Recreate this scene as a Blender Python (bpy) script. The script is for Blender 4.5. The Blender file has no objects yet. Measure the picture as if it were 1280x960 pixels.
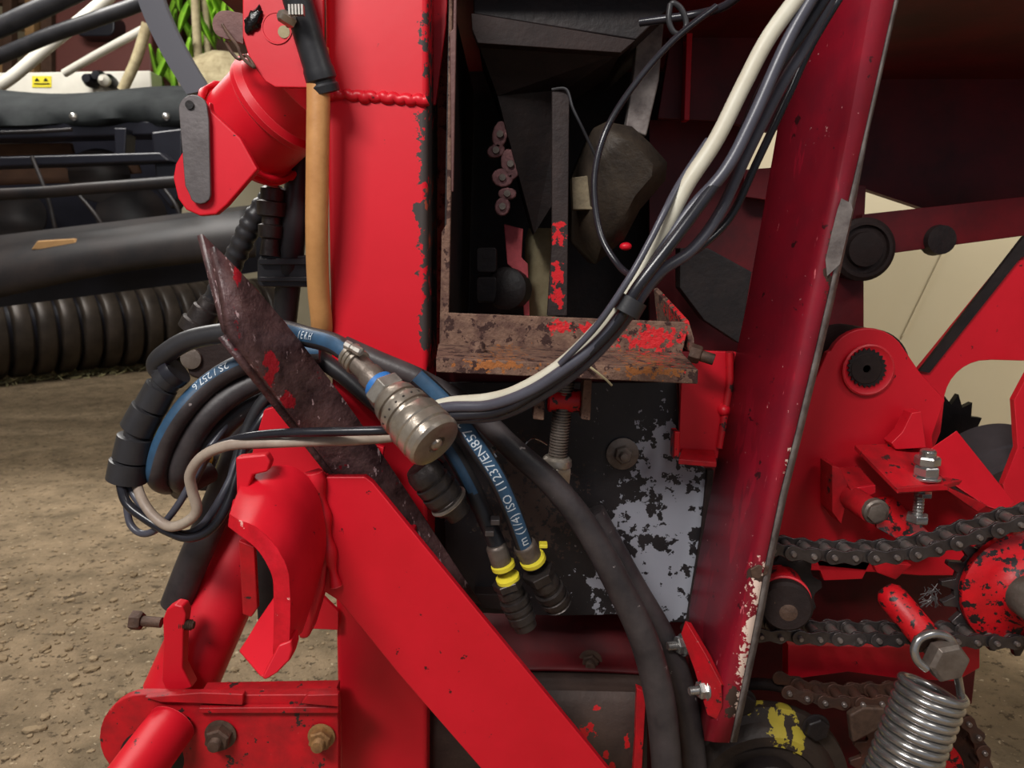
import bpy, bmesh, math, random
from mathutils import Vector, Matrix, noise as mnoise
random.seed(7)
S = bpy.context.scene
COL = S.collection
# ---------------------------------------------------------------- camera, world, lights
F = 1280 * 26 / 36.0
TH = math.radians(10.0)
CZ = 0.80
cam_d = bpy.data.cameras.new('camera'); cam_d.lens = 26; cam_d.sensor_width = 36; cam_d.clip_start = .02
cam = bpy.data.objects.new('camera', cam_d); COL.objects.link(cam)
cam.location = (0, 0, CZ); cam.rotation_euler = (math.radians(90) - TH, 0, 0)
cam_d.dof.use_dof = True; cam_d.dof.focus_distance = .76; cam_d.dof.aperture_fstop = 11.0
S.camera = cam
w = bpy.data.worlds.new('world'); S.world = w; w.use_nodes = True
w.node_tree.nodes['Background'].inputs[0].default_value = (.80, .86, 1.0, 1)
w.node_tree.nodes['Background'].inputs[1].default_value = .29
S.view_settings.view_transform = 'Standard'
S.view_settings.look = 'None'
S.view_settings.gamma = 1
S.view_settings.use_curve_mapping = False
S.view_settings.exposure = 0.0


def area(name, loc, target, sx, sy, power, col=(1, 1, 1)):
    l = bpy.data.lights.new(name, 'AREA'); l.shape = 'RECTANGLE'; l.size = sx; l.size_y = sy
    l.energy = power; l.color = col
    o = bpy.data.objects.new(name, l); COL.objects.link(o); o.location = loc
    o.rotation_euler = (Vector(target) - Vector(loc)).to_track_quat('-Z', 'Y').to_euler()
    return o


area('ceiling_light_front', (-0.75, -0.75, 2.15), (0, .8, .75), .9, .35, 54, (1, .97, .93))
area('ceiling_light_right', (1.1, -0.35, 2.05), (.35, .9, .7), .7, .3, 8, (1, .96, .92))
area('ceiling_light_back', (-2.2, 3.0, 2.9), (-1.6, 3.6, 0), 2.0, .6, 95, (1, .97, .92))
area('ceiling_light_wall', (2.6, 1.6, 2.9), (1.6, 2.3, .8), 1.0, .4, 95, (1, .94, .82))
area('ceiling_light_floor', (-0.9, 1.5, 2.6), (-.9, 1.8, 0), .9, .6, 20, (1, .96, .9))


def P(px, py, d):
    c, s = math.cos(TH), math.sin(TH)
    u = (px - 640) / F; v = (480 - py) / F
    r = Vector((u, c + v * s, -s + v * c))
    r *= d / r.y
    return Vector((r.x, r.y, r.z + CZ))


def R(px, d): return px * d / F


def lin(c):
    return tuple(((x / 255) / 12.92 if x / 255 <= .04045 else ((x / 255 + .055) / 1.055) ** 2.4) for x in c) + (1,)


# ---------------------------------------------------------------- materials
def M(name, col, rough=.5, metal=0.0, var=None, vscale=18, vamt=.6, bump=0.0, bscale=180, patches=(), specks=(), edge=None, coat=0.0, spec=.38, bdist=.002,  emis=None):
    m = bpy.data.materials.new(name); m.use_nodes = True
    nt = m.node_tree; N = nt.nodes; L = nt.links
    b = N['Principled BSDF']
    geo = N.new('ShaderNodeNewGeometry')
    pos = geo.outputs['Position']

    def noise(scale, detail=5, rough_=.6, stretch=None):
        n = N.new('ShaderNodeTexNoise')
        if stretch:
            n.inputs['Scale'].default_value = scale; n.inputs['Detail'].default_value = detail; n.inputs['Roughness'].default_value = rough_
            vm = N.new('ShaderNodeMapping'); vm.inputs['Rotation'].default_value = (0, math.radians(stretch[0]), 0); vm.inputs['Scale'].default_value = (1, 1, stretch[1])
            L.new(pos, vm.inputs['Vector']); L.new(vm.outputs[0], n.inputs['Vector']); return n.outputs['Fac']
        n.inputs['Scale'].default_value = scale
        n.inputs['Detail'].default_value = detail; n.inputs['Roughness'].default_value = rough_
        L.new(pos, n.inputs['Vector']); return n.outputs['Fac']

    def math_(op, a, c=None, clamp=False):
        n = N.new('ShaderNodeMath'); n.operation = op; n.use_clamp = clamp
        for i, v in enumerate((a, c)):
            if v is None: continue
            if isinstance(v, (int, float)): n.inputs[i].default_value = v
            else: L.new(v, n.inputs[i])
        return n.outputs[0]

    def mixc(fac, a, c):
        n = N.new('ShaderNodeMix'); n.data_type = 'RGBA'
        if isinstance(fac, (int, float)): n.inputs[0].default_value = fac
        else: L.new(fac, n.inputs[0])
        for i, v in ((6, a), (7, c)):
            if isinstance(v, tuple): n.inputs[i].default_value = v
            else: L.new(v, n.inputs[i])
        return n.outputs[2]

    def mixf(fac, a, c):
        n = N.new('ShaderNodeMix'); n.data_type = 'FLOAT'
        L.new(fac, n.inputs[0])
        for i, v in ((2, a), (3, c)):
            if isinstance(v, (int, float)): n.inputs[i].default_value = v
            else: L.new(v, n.inputs[i])
        return n.outputs[0]

    color = lin(col); rg = rough; mt = metal
    if var is not None:
        f = math_('MULTIPLY', math_('MULTIPLY', math_('SUBTRACT', noise(vscale, 6, .65), .36, True), 3.2, True), vamt, True)
        color = mixc(f, color, lin(var))
    if edge is not None:
        ecol, ew, thr = edge
        bv = N.new('ShaderNodeBevel'); bv.samples = 3; bv.inputs['Radius'].default_value = ew
        dt = N.new('ShaderNodeVectorMath'); dt.operation = 'DOT_PRODUCT'
        L.new(bv.outputs[0], dt.inputs[0]); L.new(geo.outputs['Normal'], dt.inputs[1])
        e = math_('ABSOLUTE', dt.outputs['Value'])
        e = math_('SUBTRACT', 1.0, e)
        e = math_('ADD', e, math_('MULTIPLY', math_('SUBTRACT', noise(90, 5, .7), .5), .5))
        f = math_('MULTIPLY', math_('SUBTRACT', e, thr), 30, True)
        color = mixc(f, color, lin(ecol))
        rg = mixf(f, rg, .5)
    for sp in specks:
        f = math_('MULTIPLY', math_('SUBTRACT', noise(sp['scale'], sp.get('detail', 4), .65, sp.get('stretch')), sp['thr'] - .045), 40, True)
        color = mixc(f, color, lin(sp['col']))
    for pa in patches:
        acc = None
        for (px, py, d, rx, ry) in pa['pts']:
            c = P(px, py, d)
            s1 = N.new('ShaderNodeVectorMath'); s1.operation = 'SUBTRACT'; L.new(pos, s1.inputs[0]); s1.inputs[1].default_value = c
            s2 = N.new('ShaderNodeVectorMath'); s2.operation = 'MULTIPLY'; L.new(s1.outputs[0], s2.inputs[0])
            s2.inputs[1].default_value = (1 / R(rx, d), 4.0, 1 / R(ry, d))
            ln = N.new('ShaderNodeVectorMath'); ln.operation = 'LENGTH'; L.new(s2.outputs[0], ln.inputs[0])
            v = math_('SUBTRACT', 1.0, ln.outputs['Value'])
            acc = v if acc is None else math_('MAXIMUM', acc, v)
        nn = math_('MULTIPLY', math_('SUBTRACT', noise(pa.get('scale', 60), pa.get('detail', 6), .62), .5), pa.get('amp', 2.0) * 2.6)
        acc = math_('SUBTRACT', acc, pa.get('off', .22))
        f = math_('MULTIPLY', math_('ADD', acc, nn), pa.get('sharp', 14), True)
        color = mixc(f, color, lin(pa['col']))
        rg = mixf(f, rg, pa.get('rough', .5)); mt = mixf(f, mt, pa.get('metal', 0.0))
    for v, key in ((color, 'Base Color'), (rg, 'Roughness'), (mt, 'Metallic')):
        if isinstance(v, (tuple, int, float)): b.inputs[key].default_value = v
        else: L.new(v, b.inputs[key])
    b.inputs['Specular IOR Level'].default_value = spec
    if coat: b.inputs['Coat Weight'].default_value = coat; b.inputs['Coat Roughness'].default_value = .15
    if bump:
        bp = N.new('ShaderNodeBump'); bp.inputs['Strength'].default_value = bump; bp.inputs['Distance'].default_value = bdist
        L.new(noise(bscale, 5, .6), bp.inputs['Height']); L.new(bp.outputs[0], b.inputs['Normal'])
    return m


RED = (202, 20, 38)
DK = (38, 30, 28)
m_red = M('red_paint', RED, .42, var=(182, 14, 28), vscale=14, vamt=.5, bump=.06, bscale=60, edge=((224, 112, 112), .0015, .17),
          specks=({'col': (70, 22, 24), 'scale': 85, 'thr': .725},))
m_red_plain = M('thick_red_paint', RED, .4, var=(176, 14, 28), vscale=16, vamt=.7, bump=.08, bscale=60, specks=({'col': (80, 22, 24), 'scale': 85, 'thr': .73},))
m_red_rim = M('flame_cut_red_edge', RED, .38, var=(150, 12, 24), vscale=50, vamt=.7, bump=.5, bscale=70, specks=({'col': (228, 170, 160), 'scale': 90, 'thr': .70},))
m_red_post = M('red_post_paint', RED, .42, var=(190, 18, 32), vscale=10, vamt=.5, bump=.05, bscale=60,
               specks=({'col': (80, 22, 24), 'scale': 60, 'thr': .74},),
               patches=({'col': (58, 50, 48), 'rough': .6, 'scale': 70, 'amp': 1.1, 'sharp': 20,
                         'pts': [(536, 180, .75, 16, 60), (536, 290, .75, 18, 90), (536, 400, .75, 14, 50), (552, 300, .85, 14, 260)]},
                        {'col': (150, 60, 40), 'rough': .8, 'scale': 50, 'amp': 1.2, 'pts': [(556, 290, .85, 10, 90)]}))
m_red_worn = M('worn_red_paint', (190, 16, 30), .5, var=(120, 22, 26), vscale=30, vamt=.75, bump=.2, bscale=120, edge=((60, 48, 44), .002, .22),
               specks=({'col': (52, 34, 32), 'scale': 55, 'thr': .66}, {'col': (196, 120, 110), 'scale': 140, 'thr': .74}))
m_red_chip = M('chipped_red_paint', (205, 16, 28), .45, var=(150, 14, 22), vscale=30, vamt=.6, bump=.25, bscale=90, edge=((48, 40, 38), .002, .2),
               specks=({'col': (34, 26, 26), 'scale': 95, 'thr': .585, 'detail': 5},))
m_red_shade = M('shade_darkened_red', (100, 11, 20), .5, var=(50, 10, 14), vscale=9, vamt=.8, bump=.1, bscale=70)  # darker copy of the red, interior shade put into its colour
m_guard = M('scuffed_red_paint', (140, 20, 38), .36, var=(92, 26, 38), vscale=9, vamt=.75, bump=.12, bscale=50,
            specks=({'col': (196, 96, 104), 'scale': 150, 'thr': .72, 'stretch': (-14, .16)}, {'col': (150, 24, 44), 'scale': 30, 'thr': .62, 'stretch': (-14, .2)}, {'col': (210, 150, 150), 'scale': 130, 'thr': .74}, {'col': (60, 22, 26), 'scale': 55, 'thr': .70}),
            patches=({'col': (226, 200, 184), 'rough': .7, 'scale': 170, 'amp': 1.7, 'sharp': 20,
                      'pts': [(948, 735, .70, 11, 40), (938, 790, .70, 10, 50), (929, 840, .70, 9, 45), (920, 880, .70, 8, 22), (982, 620, .70, 5, 60)]},
                     {'col': (62, 44, 36), 'rough': .8, 'scale': 120, 'amp': 1.4, 'pts': [(915, 868, .70, 10, 20), (913, 888, .70, 9, 9), (945, 718, .70, 12, 9), (905, 480, .78, 10, 30), (1042, 50, .7, 6, 4), (1035, 330, .7, 6, 40)]}))
m_steel_bare = M('bare_worn_steel', (128, 120, 116), .55, .2, var=(58, 46, 46), vscale=40, vamt=.8, bump=.3, bscale=150)
m_rust = M('rusted_brown_steel', (88, 62, 54), .85, var=(136, 106, 88), vscale=75, vamt=.8, bump=1.0, bscale=240, edge=((150, 124, 108), .0015, .2),
           specks=({'col': (58, 36, 32), 'scale': 70, 'thr': .6},),
           patches=({'col': (200, 30, 36), 'rough': .6, 'scale': 160, 'amp': 1.9, 'sharp': 20,
                     'pts': [(815, 424, .77, 40, 16), (700, 408, .77, 18, 9), (736, 410, .77, 22, 7), (852, 385, .8, 8, 22)]},
                    {'col': (150, 92, 50), 'rough': .95, 'scale': 180, 'amp': 2, 'pts': [(620, 450, .7, 40, 7), (800, 458, .7, 40, 8)]}))
m_angle = M('oxidised_dark_steel', (92, 66, 66), .36, .1, var=(38, 22, 26), vscale=34, vamt=1.0, bump=.9, bscale=110,
            specks=({'col': (168, 140, 142), 'scale': 130, 'thr': .67, 'stretch': (38, .35)}, {'col': (110, 18, 30), 'scale': 60, 'thr': .69}),
            patches=({'col': (150, 20, 34), 'rough': .4, 'scale': 70, 'amp': 1.3, 'off': .35, 'scale2': 1, 'pts': [(330, 468, .6, 7, 36), (355, 505, .62, 9, 14), (292, 340, .6, 5, 30)]},))
m_panel = M('black_panel_grey_primer', (30, 28, 31), .42, var=(46, 42, 44), vscale=20, vamt=.7, bump=.12, bscale=90,
            specks=({'col': (120, 116, 118), 'scale': 120, 'thr': .725},),
            patches=({'col': (150, 152, 162), 'rough': .5, 'metal': .0, 'scale': 62, 'amp': 2.0, 'sharp': 30, 'detail': 5,
                      'pts': [(832, 745, .80, 78, 88), (850, 640, .80, 58, 90), (828, 580, .80, 30, 60), (800, 660, .8, 40, 40), (770, 735, .8, 36, 36)]},
                     {'col': (70, 56, 50), 'rough': .8, 'scale': 170, 'amp': 1.9, 'sharp': 12, 'pts': [(665, 640, .80, 55, 70), (650, 590, .8, 30, 40)]}))
m_dark = M('oily_black_metal', (26, 22, 23), .5, .0, spec=.3, var=(46, 36, 34), vscale=24, vamt=.6, bump=.4, bscale=120)
m_darkbrown = M('grimy_brown_metal', (44, 32, 30), .65, .0, spec=.25, var=(26, 19, 19), vscale=18, vamt=.8, bump=.5, bscale=110)
m_housing = M('brown_grime_housing', (74, 58, 52), .6, .1, var=(44, 34, 32), vscale=14, vamt=.8, bump=.4, bscale=120,
              patches=({'col': (185, 24, 30), 'rough': .5, 'scale': 110, 'amp': 1.3, 'sharp': 25,
                        'pts': [(728, 915, .78, 16, 10), (738, 905, .78, 6, 14), (757, 940, .78, 5, 10), (764, 954, .78, 5, 6), (783, 925, .78, 5, 12), (746, 884, .78, 6, 4), (560, 930, .86, 24, 16)]},))
m_gear = M('gearbox_black_yellow', (48, 40, 37), .45, .2, var=(70, 58, 50), vscale=16, vamt=.6, bump=.4, bscale=110,
           patches=({'col': (168, 150, 52), 'rough': .6, 'scale': 75, 'amp': 1.5, 'sharp': 14, 'pts': [(958, 908, .76, 24, 18), (985, 935, .76, 14, 28), (1002, 915, .76, 16, 14), (1010, 945, .76, 10, 30)]},))
m_chain = M('oiled_chain_steel', (84, 78, 78), .26, .6, var=(44, 36, 34), vscale=60, vamt=.6, bump=.15, bscale=200)
m_chain_rust = M('rusty_chain_steel', (74, 58, 52), .5, .5, var=(110, 66, 48), vscale=45, vamt=.5, bump=.4, bscale=200)
m_pin = M('chain_pin_steel', (140, 130, 126), .28, .6, var=(70, 60, 58), vscale=60, vamt=.5)
m_zinc = M('zinc_plated_steel', (184, 182, 180), .24, .85, var=(130, 126, 122), vscale=30, vamt=.5)
m_bolt = M('dull_bolt_steel', (118, 108, 100), .42, .45, var=(72, 58, 50), vscale=50, vamt=.6, bump=.3, bscale=200)
m_boltrust = M('rusty_bolt', (96, 74, 62), .6, .35, var=(50, 38, 34), vscale=60, vamt=.7, bump=.5, bscale=250)
m_boltgold = M('golden_rust_nut', (160, 120, 74), .6, .3, var=(90, 60, 44), vscale=60, vamt=.7, bump=.5, bscale=250)
m_coupler = M('worn_nickel', (176, 166, 154), .28, .7, var=(104, 92, 82), vscale=40, vamt=.7, bump=.15, bscale=160)
m_coupdark = M('grimy_coupling', (70, 64, 62), .38, .6, var=(36, 30, 30), vscale=50, vamt=.7, bump=.3, bscale=220)
m_rubber = M('black_rubber', (34, 34, 37), .4, var=(56, 54, 56), vscale=14, vamt=.6, bump=.12, bscale=120)
m_rubberd = M('dusty_black_rubber', (44, 40, 42), .45, var=(84, 76, 76), vscale=16, vamt=.6, bump=.2, bscale=140,
              specks=({'col': (150, 140, 138), 'scale': 90, 'thr': .73},))
m_pvc = M('black_pvc', (30, 30, 35), .26, var=(52, 50, 58), vscale=30, vamt=.4)
m_pvcgrey = M('grey_pvc', (76, 76, 86), .34, var=(52, 50, 58), vscale=26, vamt=.5)
m_beige = M('grey_white_pvc', (196, 192, 176), .45, var=(170, 160, 138), vscale=30, vamt=.5)
m_beiged = M('dirty_grey_pvc', (166, 152, 138), .45, var=(104, 84, 74), vscale=24, vamt=.65)
m_blue = M('blue_hose_stripe', (50, 84, 114), .5, var=(34, 42, 54), vscale=30, vamt=.6)
m_print = M('silver_print', (196, 204, 212), .5)
m_tan = M('amber_braided_hose', (190, 138, 86), .4, var=(150, 98, 54), vscale=30, vamt=.5, bump=.15, bscale=260)
m_yellow = M('yellow_plastic', (224, 208, 60), .4)
m_bluecap = M('blue_plastic', (44, 104, 170), .45)
m_silver = M('worn_silver_label', (160, 155, 148), .35, .6, var=(100, 94, 88), vscale=80, vamt=.6)
m_strap = M('galvanised_strap', (104, 98, 98), .45, .55, var=(74, 68, 68), vscale=40, vamt=.6, bump=.15, bscale=200)
m_tagb = M('brown_tag_steel', (96, 66, 62), .5, .3, var=(70, 44, 42), vscale=50, vamt=.6, bump=.2)
m_tar = M('black_putty', (16, 15, 16), .25, bump=.9, bscale=90)
# background
m_floor = M('earthy_concrete', (146, 126, 100), .9, var=(98, 84, 64), vscale=9, vamt=.9, bump=1.0, bscale=38, bdist=.012,
            specks=({'col': (184, 166, 138), 'scale': 60, 'thr': .685}, {'col': (84, 70, 52), 'scale': 42, 'thr': .63}, {'col': (84, 70, 52), 'scale': 12, 'thr': .68, 'detail': 8}))
m_wall = M('cream_wall', (214, 204, 176), .9, var=(204, 192, 162), vscale=2, vamt=.5)
m_ceil = M('ceiling_board', (120, 110, 100), .9)
m_tarp = M('black_tarpaulin', (20, 23, 25), .85, spec=.2, var=(44, 48, 48), vscale=8, vamt=.6, bump=.5, bscale=14)
m_bgblack = M('black_painted_frame', (22, 22, 30), .35, var=(34, 34, 44), vscale=8, vamt=.5)
m_bggrey = M('charcoal_sheet', (30, 29, 31), .5, .0, spec=.22, var=(56, 47, 44), vscale=6, vamt=.6)
m_bgbrown = M('brown_cabinet_paint', (106, 58, 52), .6, var=(92, 50, 44), vscale=3, vamt=.5)
m_bgwhite = M('white_beam_paint', (220, 216, 204), .5, var=(190, 184, 170), vscale=5, vamt=.5)
m_wood = M('pale_timber', (176, 138, 92), .8, var=(130, 94, 60), vscale=10, vamt=.7)
m_wood2 = M('dark_timber', (98, 72, 56), .8, var=(66, 46, 38), vscale=10, vamt=.7)
m_leaf = M('green_leaf', (140, 190, 52), .5, var=(84, 140, 34), vscale=9, vamt=.8)
m_straw = M('straw_bundle', (166, 154, 122), .9, var=(120, 106, 78), vscale=20, vamt=.8, bump=.6, bscale=60)
m_arc = M('grey_plastic_arc', (84, 84, 92), .5)
m_ring = M('worn_roller_ring', (76, 67, 60), .4, .2, var=(28, 25, 24), vscale=7, vamt=.7, bump=.2, bscale=30)
m_foam = M('pale_straw_strip', (196, 190, 140), .9, var=(120, 112, 84), vscale=12, vamt=.8, bump=.6, bscale=40)


# ---------------------------------------------------------------- geometry helpers
ALL = []


def link(name, bm, mat, parent=None, smooth=None, bevel=0, solid=0, kind=None, label=None, segs=2):
    me = bpy.data.meshes.new(name)
    bmesh.ops.recalc_face_normals(bm, faces=bm.faces)
    bm.to_mesh(me); bm.free()
    o = bpy.data.objects.new(name, me); COL.objects.link(o)
    for m_ in (mat if isinstance(mat, (list, tuple)) else [mat]): me.materials.append(m_)
    o.parent = parent
    if smooth:
        me.shade_smooth(); me.set_sharp_from_angle(angle=math.radians(smooth))
    if solid:
        md = o.modifiers.new('thickness', 'SOLIDIFY'); md.thickness = abs(solid); md.offset = -1 if solid > 0 else 1
    if bevel:
        md = o.modifiers.new('bevel', 'BEVEL'); md.width = bevel; md.segments = segs; md.limit_method = 'ANGLE'; md.angle_limit = math.radians(35)
        if not smooth:
            me.shade_smooth(); me.set_sharp_from_angle(angle=math.radians(30)); md.harden_normals = True
    if kind: o['kind'] = kind
    if label: o['label'] = label
    ALL.append(o)
    return o


def thing(name, label, cat, group=None):
    o = bpy.data.objects.new(name, None); COL.objects.link(o); o.empty_display_size = .02
    o['label'] = label; o['category'] = cat
    if group: o['group'] = group
    ALL.append(o); return o


def tag(o, label, cat, group=None):
    o['label'] = label; o['category'] = cat
    if group: o['group'] = group
    return o
    return o


def bm_new(): return bmesh.new()


def add_prism(bm, pts, vec, mi=0):
    """pts: 3D outline, extruded along vec"""
    vec = Vector(vec)
    a = [bm.verts.new(p) for p in pts]; c = [bm.verts.new(Vector(p) + vec) for p in pts]
    fs = [bm.faces.new(a), bm.faces.new(c[::-1])]
    n = len(a)
    for i in range(n):
        fs.append(bm.faces.new((a[i], c[i], c[(i + 1) % n], a[(i + 1) % n])))
    for f in fs: f.material_index = mi
    return fs


def add_plate(bm, pts, d, t, mi=0):
    """pixel outline at vertical plane Y=d, thickness t going back. pts may hold (px,py) or (px,py,d)"""
    add_prism(bm, [P(p[0], p[1], p[2] if len(p) > 2 else d) for p in pts], (0, t, 0), mi)


def plate(name, pts, d, t, mat, parent=None, bevel=.0012, **k):
    bm = bm_new(); add_plate(bm, pts, d, t)
    return link(name, bm, mat, parent, bevel=bevel, **k)


def basis(axis, up=None):
    z = Vector(axis).normalized()
    if up is None: up = Vector((0, 0, 1)) if abs(z.z) < .9 else Vector((0, 1, 0))
    x = Vector(up).cross(z).normalized(); y = z.cross(x)
    return Matrix((x, y, z)).transposed()


def add_lathe(bm, prof, origin, axis, seg=28, mi=0, rot=0.0, cap=True, up=None):
    """prof: list of (r,h) along axis"""
    B = basis(axis, up); o = Vector(origin); rings = []
    for r, h in prof:
        rings.append([bm.verts.new(o + B @ Vector((r * math.cos(rot + 2 * math.pi * i / seg), r * math.sin(rot + 2 * math.pi * i / seg), h))) for i in range(seg)])
    for a, c in zip(rings, rings[1:]):
        for i in range(seg):
            f = bm.faces.new((a[i], a[(i + 1) % seg], c[(i + 1) % seg], c[i])); f.material_index = mi
    if cap:
        for r_ in (rings[0][::-1], rings[-1]):
            f = bm.faces.new(r_); f.material_index = mi


def add_hex(bm, origin, axis, r, h, mi=0, rot=.3):
    B = basis(axis); o = Vector(origin)
    add_lathe(bm, [(r, 0), (r, h * .82), (r * .86, h)], o, axis, 6, mi, rot)


def catmull(pts, n=10):
    out = []; k = len(pts)
    for i in range(k - 1):
        p0 = pts[max(i - 1, 0)]; p1 = pts[i]; p2 = pts[i + 1]; p3 = pts[min(i + 2, k - 1)]
        for j in range(n):
            t = j / n
            out.append(.5 * ((2 * p1) + (p2 - p0) * t + (2 * p0 - 5 * p1 + 4 * p2 - p3) * t * t + (3 * p1 - p0 - 3 * p2 + p3) * t ** 3))
    out.append(pts[-1].copy()); return out


def frames(path, ref=None):
    T = []
    for i in range(len(path)):
        a = path[max(i - 1, 0)]; c = path[min(i + 1, len(path) - 1)]
        T.append((c - a).normalized())
    Ns = []
    if ref is not None:
        rv = Vector(ref)
        for t in T: Ns.append((rv - t * rv.dot(t)).normalized())
    else:
        n = T[0].orthogonal().normalized()
        for t in T:
            n = (n - t * n.dot(t)).normalized(); Ns.append(n)
    return T, Ns


def add_tube(bm, path, r, seg=14, mi=0, ref=None, stripe=None, smi=1, rf=None):
    T, Ns = frames(path, ref); rings = []
    for i, p in enumerate(path):
        b = T[i].cross(Ns[i]); rr = rf(i / (len(path) - 1)) if rf else r
        rings.append([bm.verts.new(p + rr * (math.cos(2 * math.pi * k / seg) * Ns[i] + math.sin(2 * math.pi * k / seg) * b)) for k in range(seg)])
    for a, c in zip(rings, rings[1:]):
        for k in range(seg):
            f = bm.faces.new((a[k], a[(k + 1) % seg], c[(k + 1) % seg], c[k])); f.material_index = mi
            if stripe:
                an = ((k + .5) / seg * 360 + 180) % 360 - 180
                if stripe[0] <= an <= stripe[1]: f.material_index = smi
    for rg in (rings[0][::-1], rings[-1]):
        f = bm.faces.new(rg); f.material_index = mi


def tube(name, pts, rpx, mat, parent=None, n=10, seg=14, ref=None, stripe=None, rf=None, **k):
    path = catmull([P(*p) for p in pts], n) if n > 1 else [P(*p) for p in pts]
    d = sum(p[2] for p in pts) / len(pts)
    bm = bm_new(); add_tube(bm, path, R(rpx, d), seg, 0, ref, stripe, 1, rf)
    return link(name, bm, mat, parent, smooth=40, **k)


def add_ribbon(bm, rows, mis=None):
    V = [[bm.verts.new(p) for p in row] for row in rows]
    for j, (a, c) in enumerate(zip(V, V[1:])):
        for i in range(len(a) - 1):
            f = bm.faces.new((a[i], a[i + 1], c[i + 1], c[i])); f.material_index = mis[j] if mis else 0


def add_box(bm, lo, hi, mi=0):
    x0, y0, z0 = lo; x1, y1, z1 = hi
    add_prism(bm, [(x0, y0, z0), (x1, y0, z0), (x1, y0, z1), (x0, y0, z1)], (0, y1 - y0, 0), mi)


def bolt(parent, px, py, d, axis, rpx, hpx, mat, wpx=0, stud=0, srpx=0, label=None, rot=.3, name='bolt'):
    """hex head or nut with optional washer and protruding stud; axis points out of the surface"""
    o = P(px, py, d); ax = Vector(axis).normalized()
    h = R(hpx, d); r = R(rpx, d); w = R(2.2, d) if wpx else 0
    bm = bm_new(); add_hex(bm, o + ax * w, ax, r, h, 0, rot)
    if stud:
        L_ = R(stud, d); sr = R(srpx, d)
        prof = [(sr, 0)]; nth = max(3, int(L_ / .0018))
        for i in range(nth):
            prof += [(sr, L_ * (i + .2) / nth), (sr * .86, L_ * (i + .7) / nth)]
        prof += [(sr * .9, L_), (sr * .7, L_ * 1.04)]
        add_lathe(bm, prof, o + ax * (w + h * .9), ax, 18)
    b = link(name, bm, mat, parent, smooth=35, bevel=.0006, label=label)
    if wpx:
        bm = bm_new(); add_lathe(bm, [(R(wpx, d), 0), (R(wpx, d), w * .8), (R(wpx, d) * .94, w)], o, ax, 28)
        link('washer', bm, mat, b, smooth=35)
    return b


def mesh_text(s, size, align='CENTER'):
    cu = bpy.data.curves.new('t', 'FONT'); cu.body = s; cu.size = size; cu.align_x = align; cu.resolution_u = 2
    ob = bpy.data.objects.new('t', cu); COL.objects.link(ob)
    bpy.context.view_layer.update()
    me = bpy.data.meshes.new_from_object(ob.evaluated_get(bpy.context.evaluated_depsgraph_get()))
    vs = [v.co.copy() for v in me.vertices]; fs = [tuple(p.vertices) for p in me.polygons]
    bpy.data.objects.remove(ob); bpy.data.curves.remove(cu); bpy.data.meshes.remove(me)
    return vs, fs


def text_on_tube(name, s, size, path, r, ref, s0, flip, mat, parent, ang=0.0):
    """wrap printed letters on the hose skin; s0 = start distance along the path; flip reverses reading direction"""
    vs, fs = mesh_text(s, size, 'LEFT')
    T, Ns = frames(path, ref)
    acc = [0]
    for a, c in zip(path, path[1:]): acc.append(acc[-1] + (c - a).length)
    bm = bm_new(); fl = [bm.verts.new(v) for v in vs]
    for f in fs:
        try: bm.faces.new([fl[i] for i in f])
        except ValueError: pass
    bmesh.ops.triangulate(bm, faces=bm.faces)
    for _ in range(2):
        bmesh.ops.subdivide_edges(bm, edges=[e for e in bm.edges if e.calc_length() > size * .12], cuts=1)
        bmesh.ops.triangulate(bm, faces=bm.faces)
    for vv in bm.verts:
        v = vv.co.copy()
        u = s0 - v.x if flip else s0 + v.x
        i = 0
        while i < len(acc) - 2 and acc[i + 1] < u: i += 1
        t = (u - acc[i]) / max(1e-9, acc[i + 1] - acc[i])
        c = path[i].lerp(path[i + 1], t); n = Ns[i].lerp(Ns[i + 1], t).normalized(); tt = T[i].lerp(T[i + 1], t).normalized()
        b = tt.cross(n)
        a_ = ang + (v.y - size * .35) / r * (1 if flip else -1)
        vv.co = c + (r + .0005) * (math.cos(a_) * n + math.sin(a_) * b)
    return link(name, bm, mat, parent)


def round_rect(cx, cy, w, h, rad, n=4):
    pts = []
    for qx, qy, a0 in ((1, -1, -90), (1, 1, 0), (-1, 1, 90), (-1, -1, 180)):
        for i in range(n + 1):
            a = math.radians(a0 + 90 * i / n)
            pts.append((cx + qx * (w / 2 - rad) + rad * math.cos(a), cy + qy * (h / 2 - rad) + rad * math.sin(a)))
    return pts


def arc_pts(cx, cy, rx, ry, a0, a1, n=12):
    return [(cx + rx * math.cos(math.radians(a0 + (a1 - a0) * i / n)), cy + ry * math.sin(math.radians(a0 + (a1 - a0) * i / n))) for i in range(n + 1)]


def struct(o): o['kind'] = 'structure'; return o



# ================================================================ THE SETTING
bm = bm_new(); add_box(bm, (-6, -2.5, -.1), (6, 7.0, 0)); struct(link('floor', bm, m_floor))
bm = bm_new(); add_box(bm, (-6, 7.0, -.1), (6, 7.15, 3.6)); struct(link('wall_back', bm, m_wall))
bm = bm_new(); add_box(bm, (6, -2.5, -.1), (6.15, 7.15, 3.6)); struct(link('wall_right', bm, m_wall))
bm = bm_new(); add_box(bm, (-6.15, -2.5, -.1), (-6, 7.15, 3.6)); struct(link('wall_left', bm, m_wall))
bm = bm_new(); add_box(bm, (-6.15, -2.5, 3.6), (6.15, 7.15, 3.7)); struct(link('ceiling', bm, m_ceil))
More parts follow.
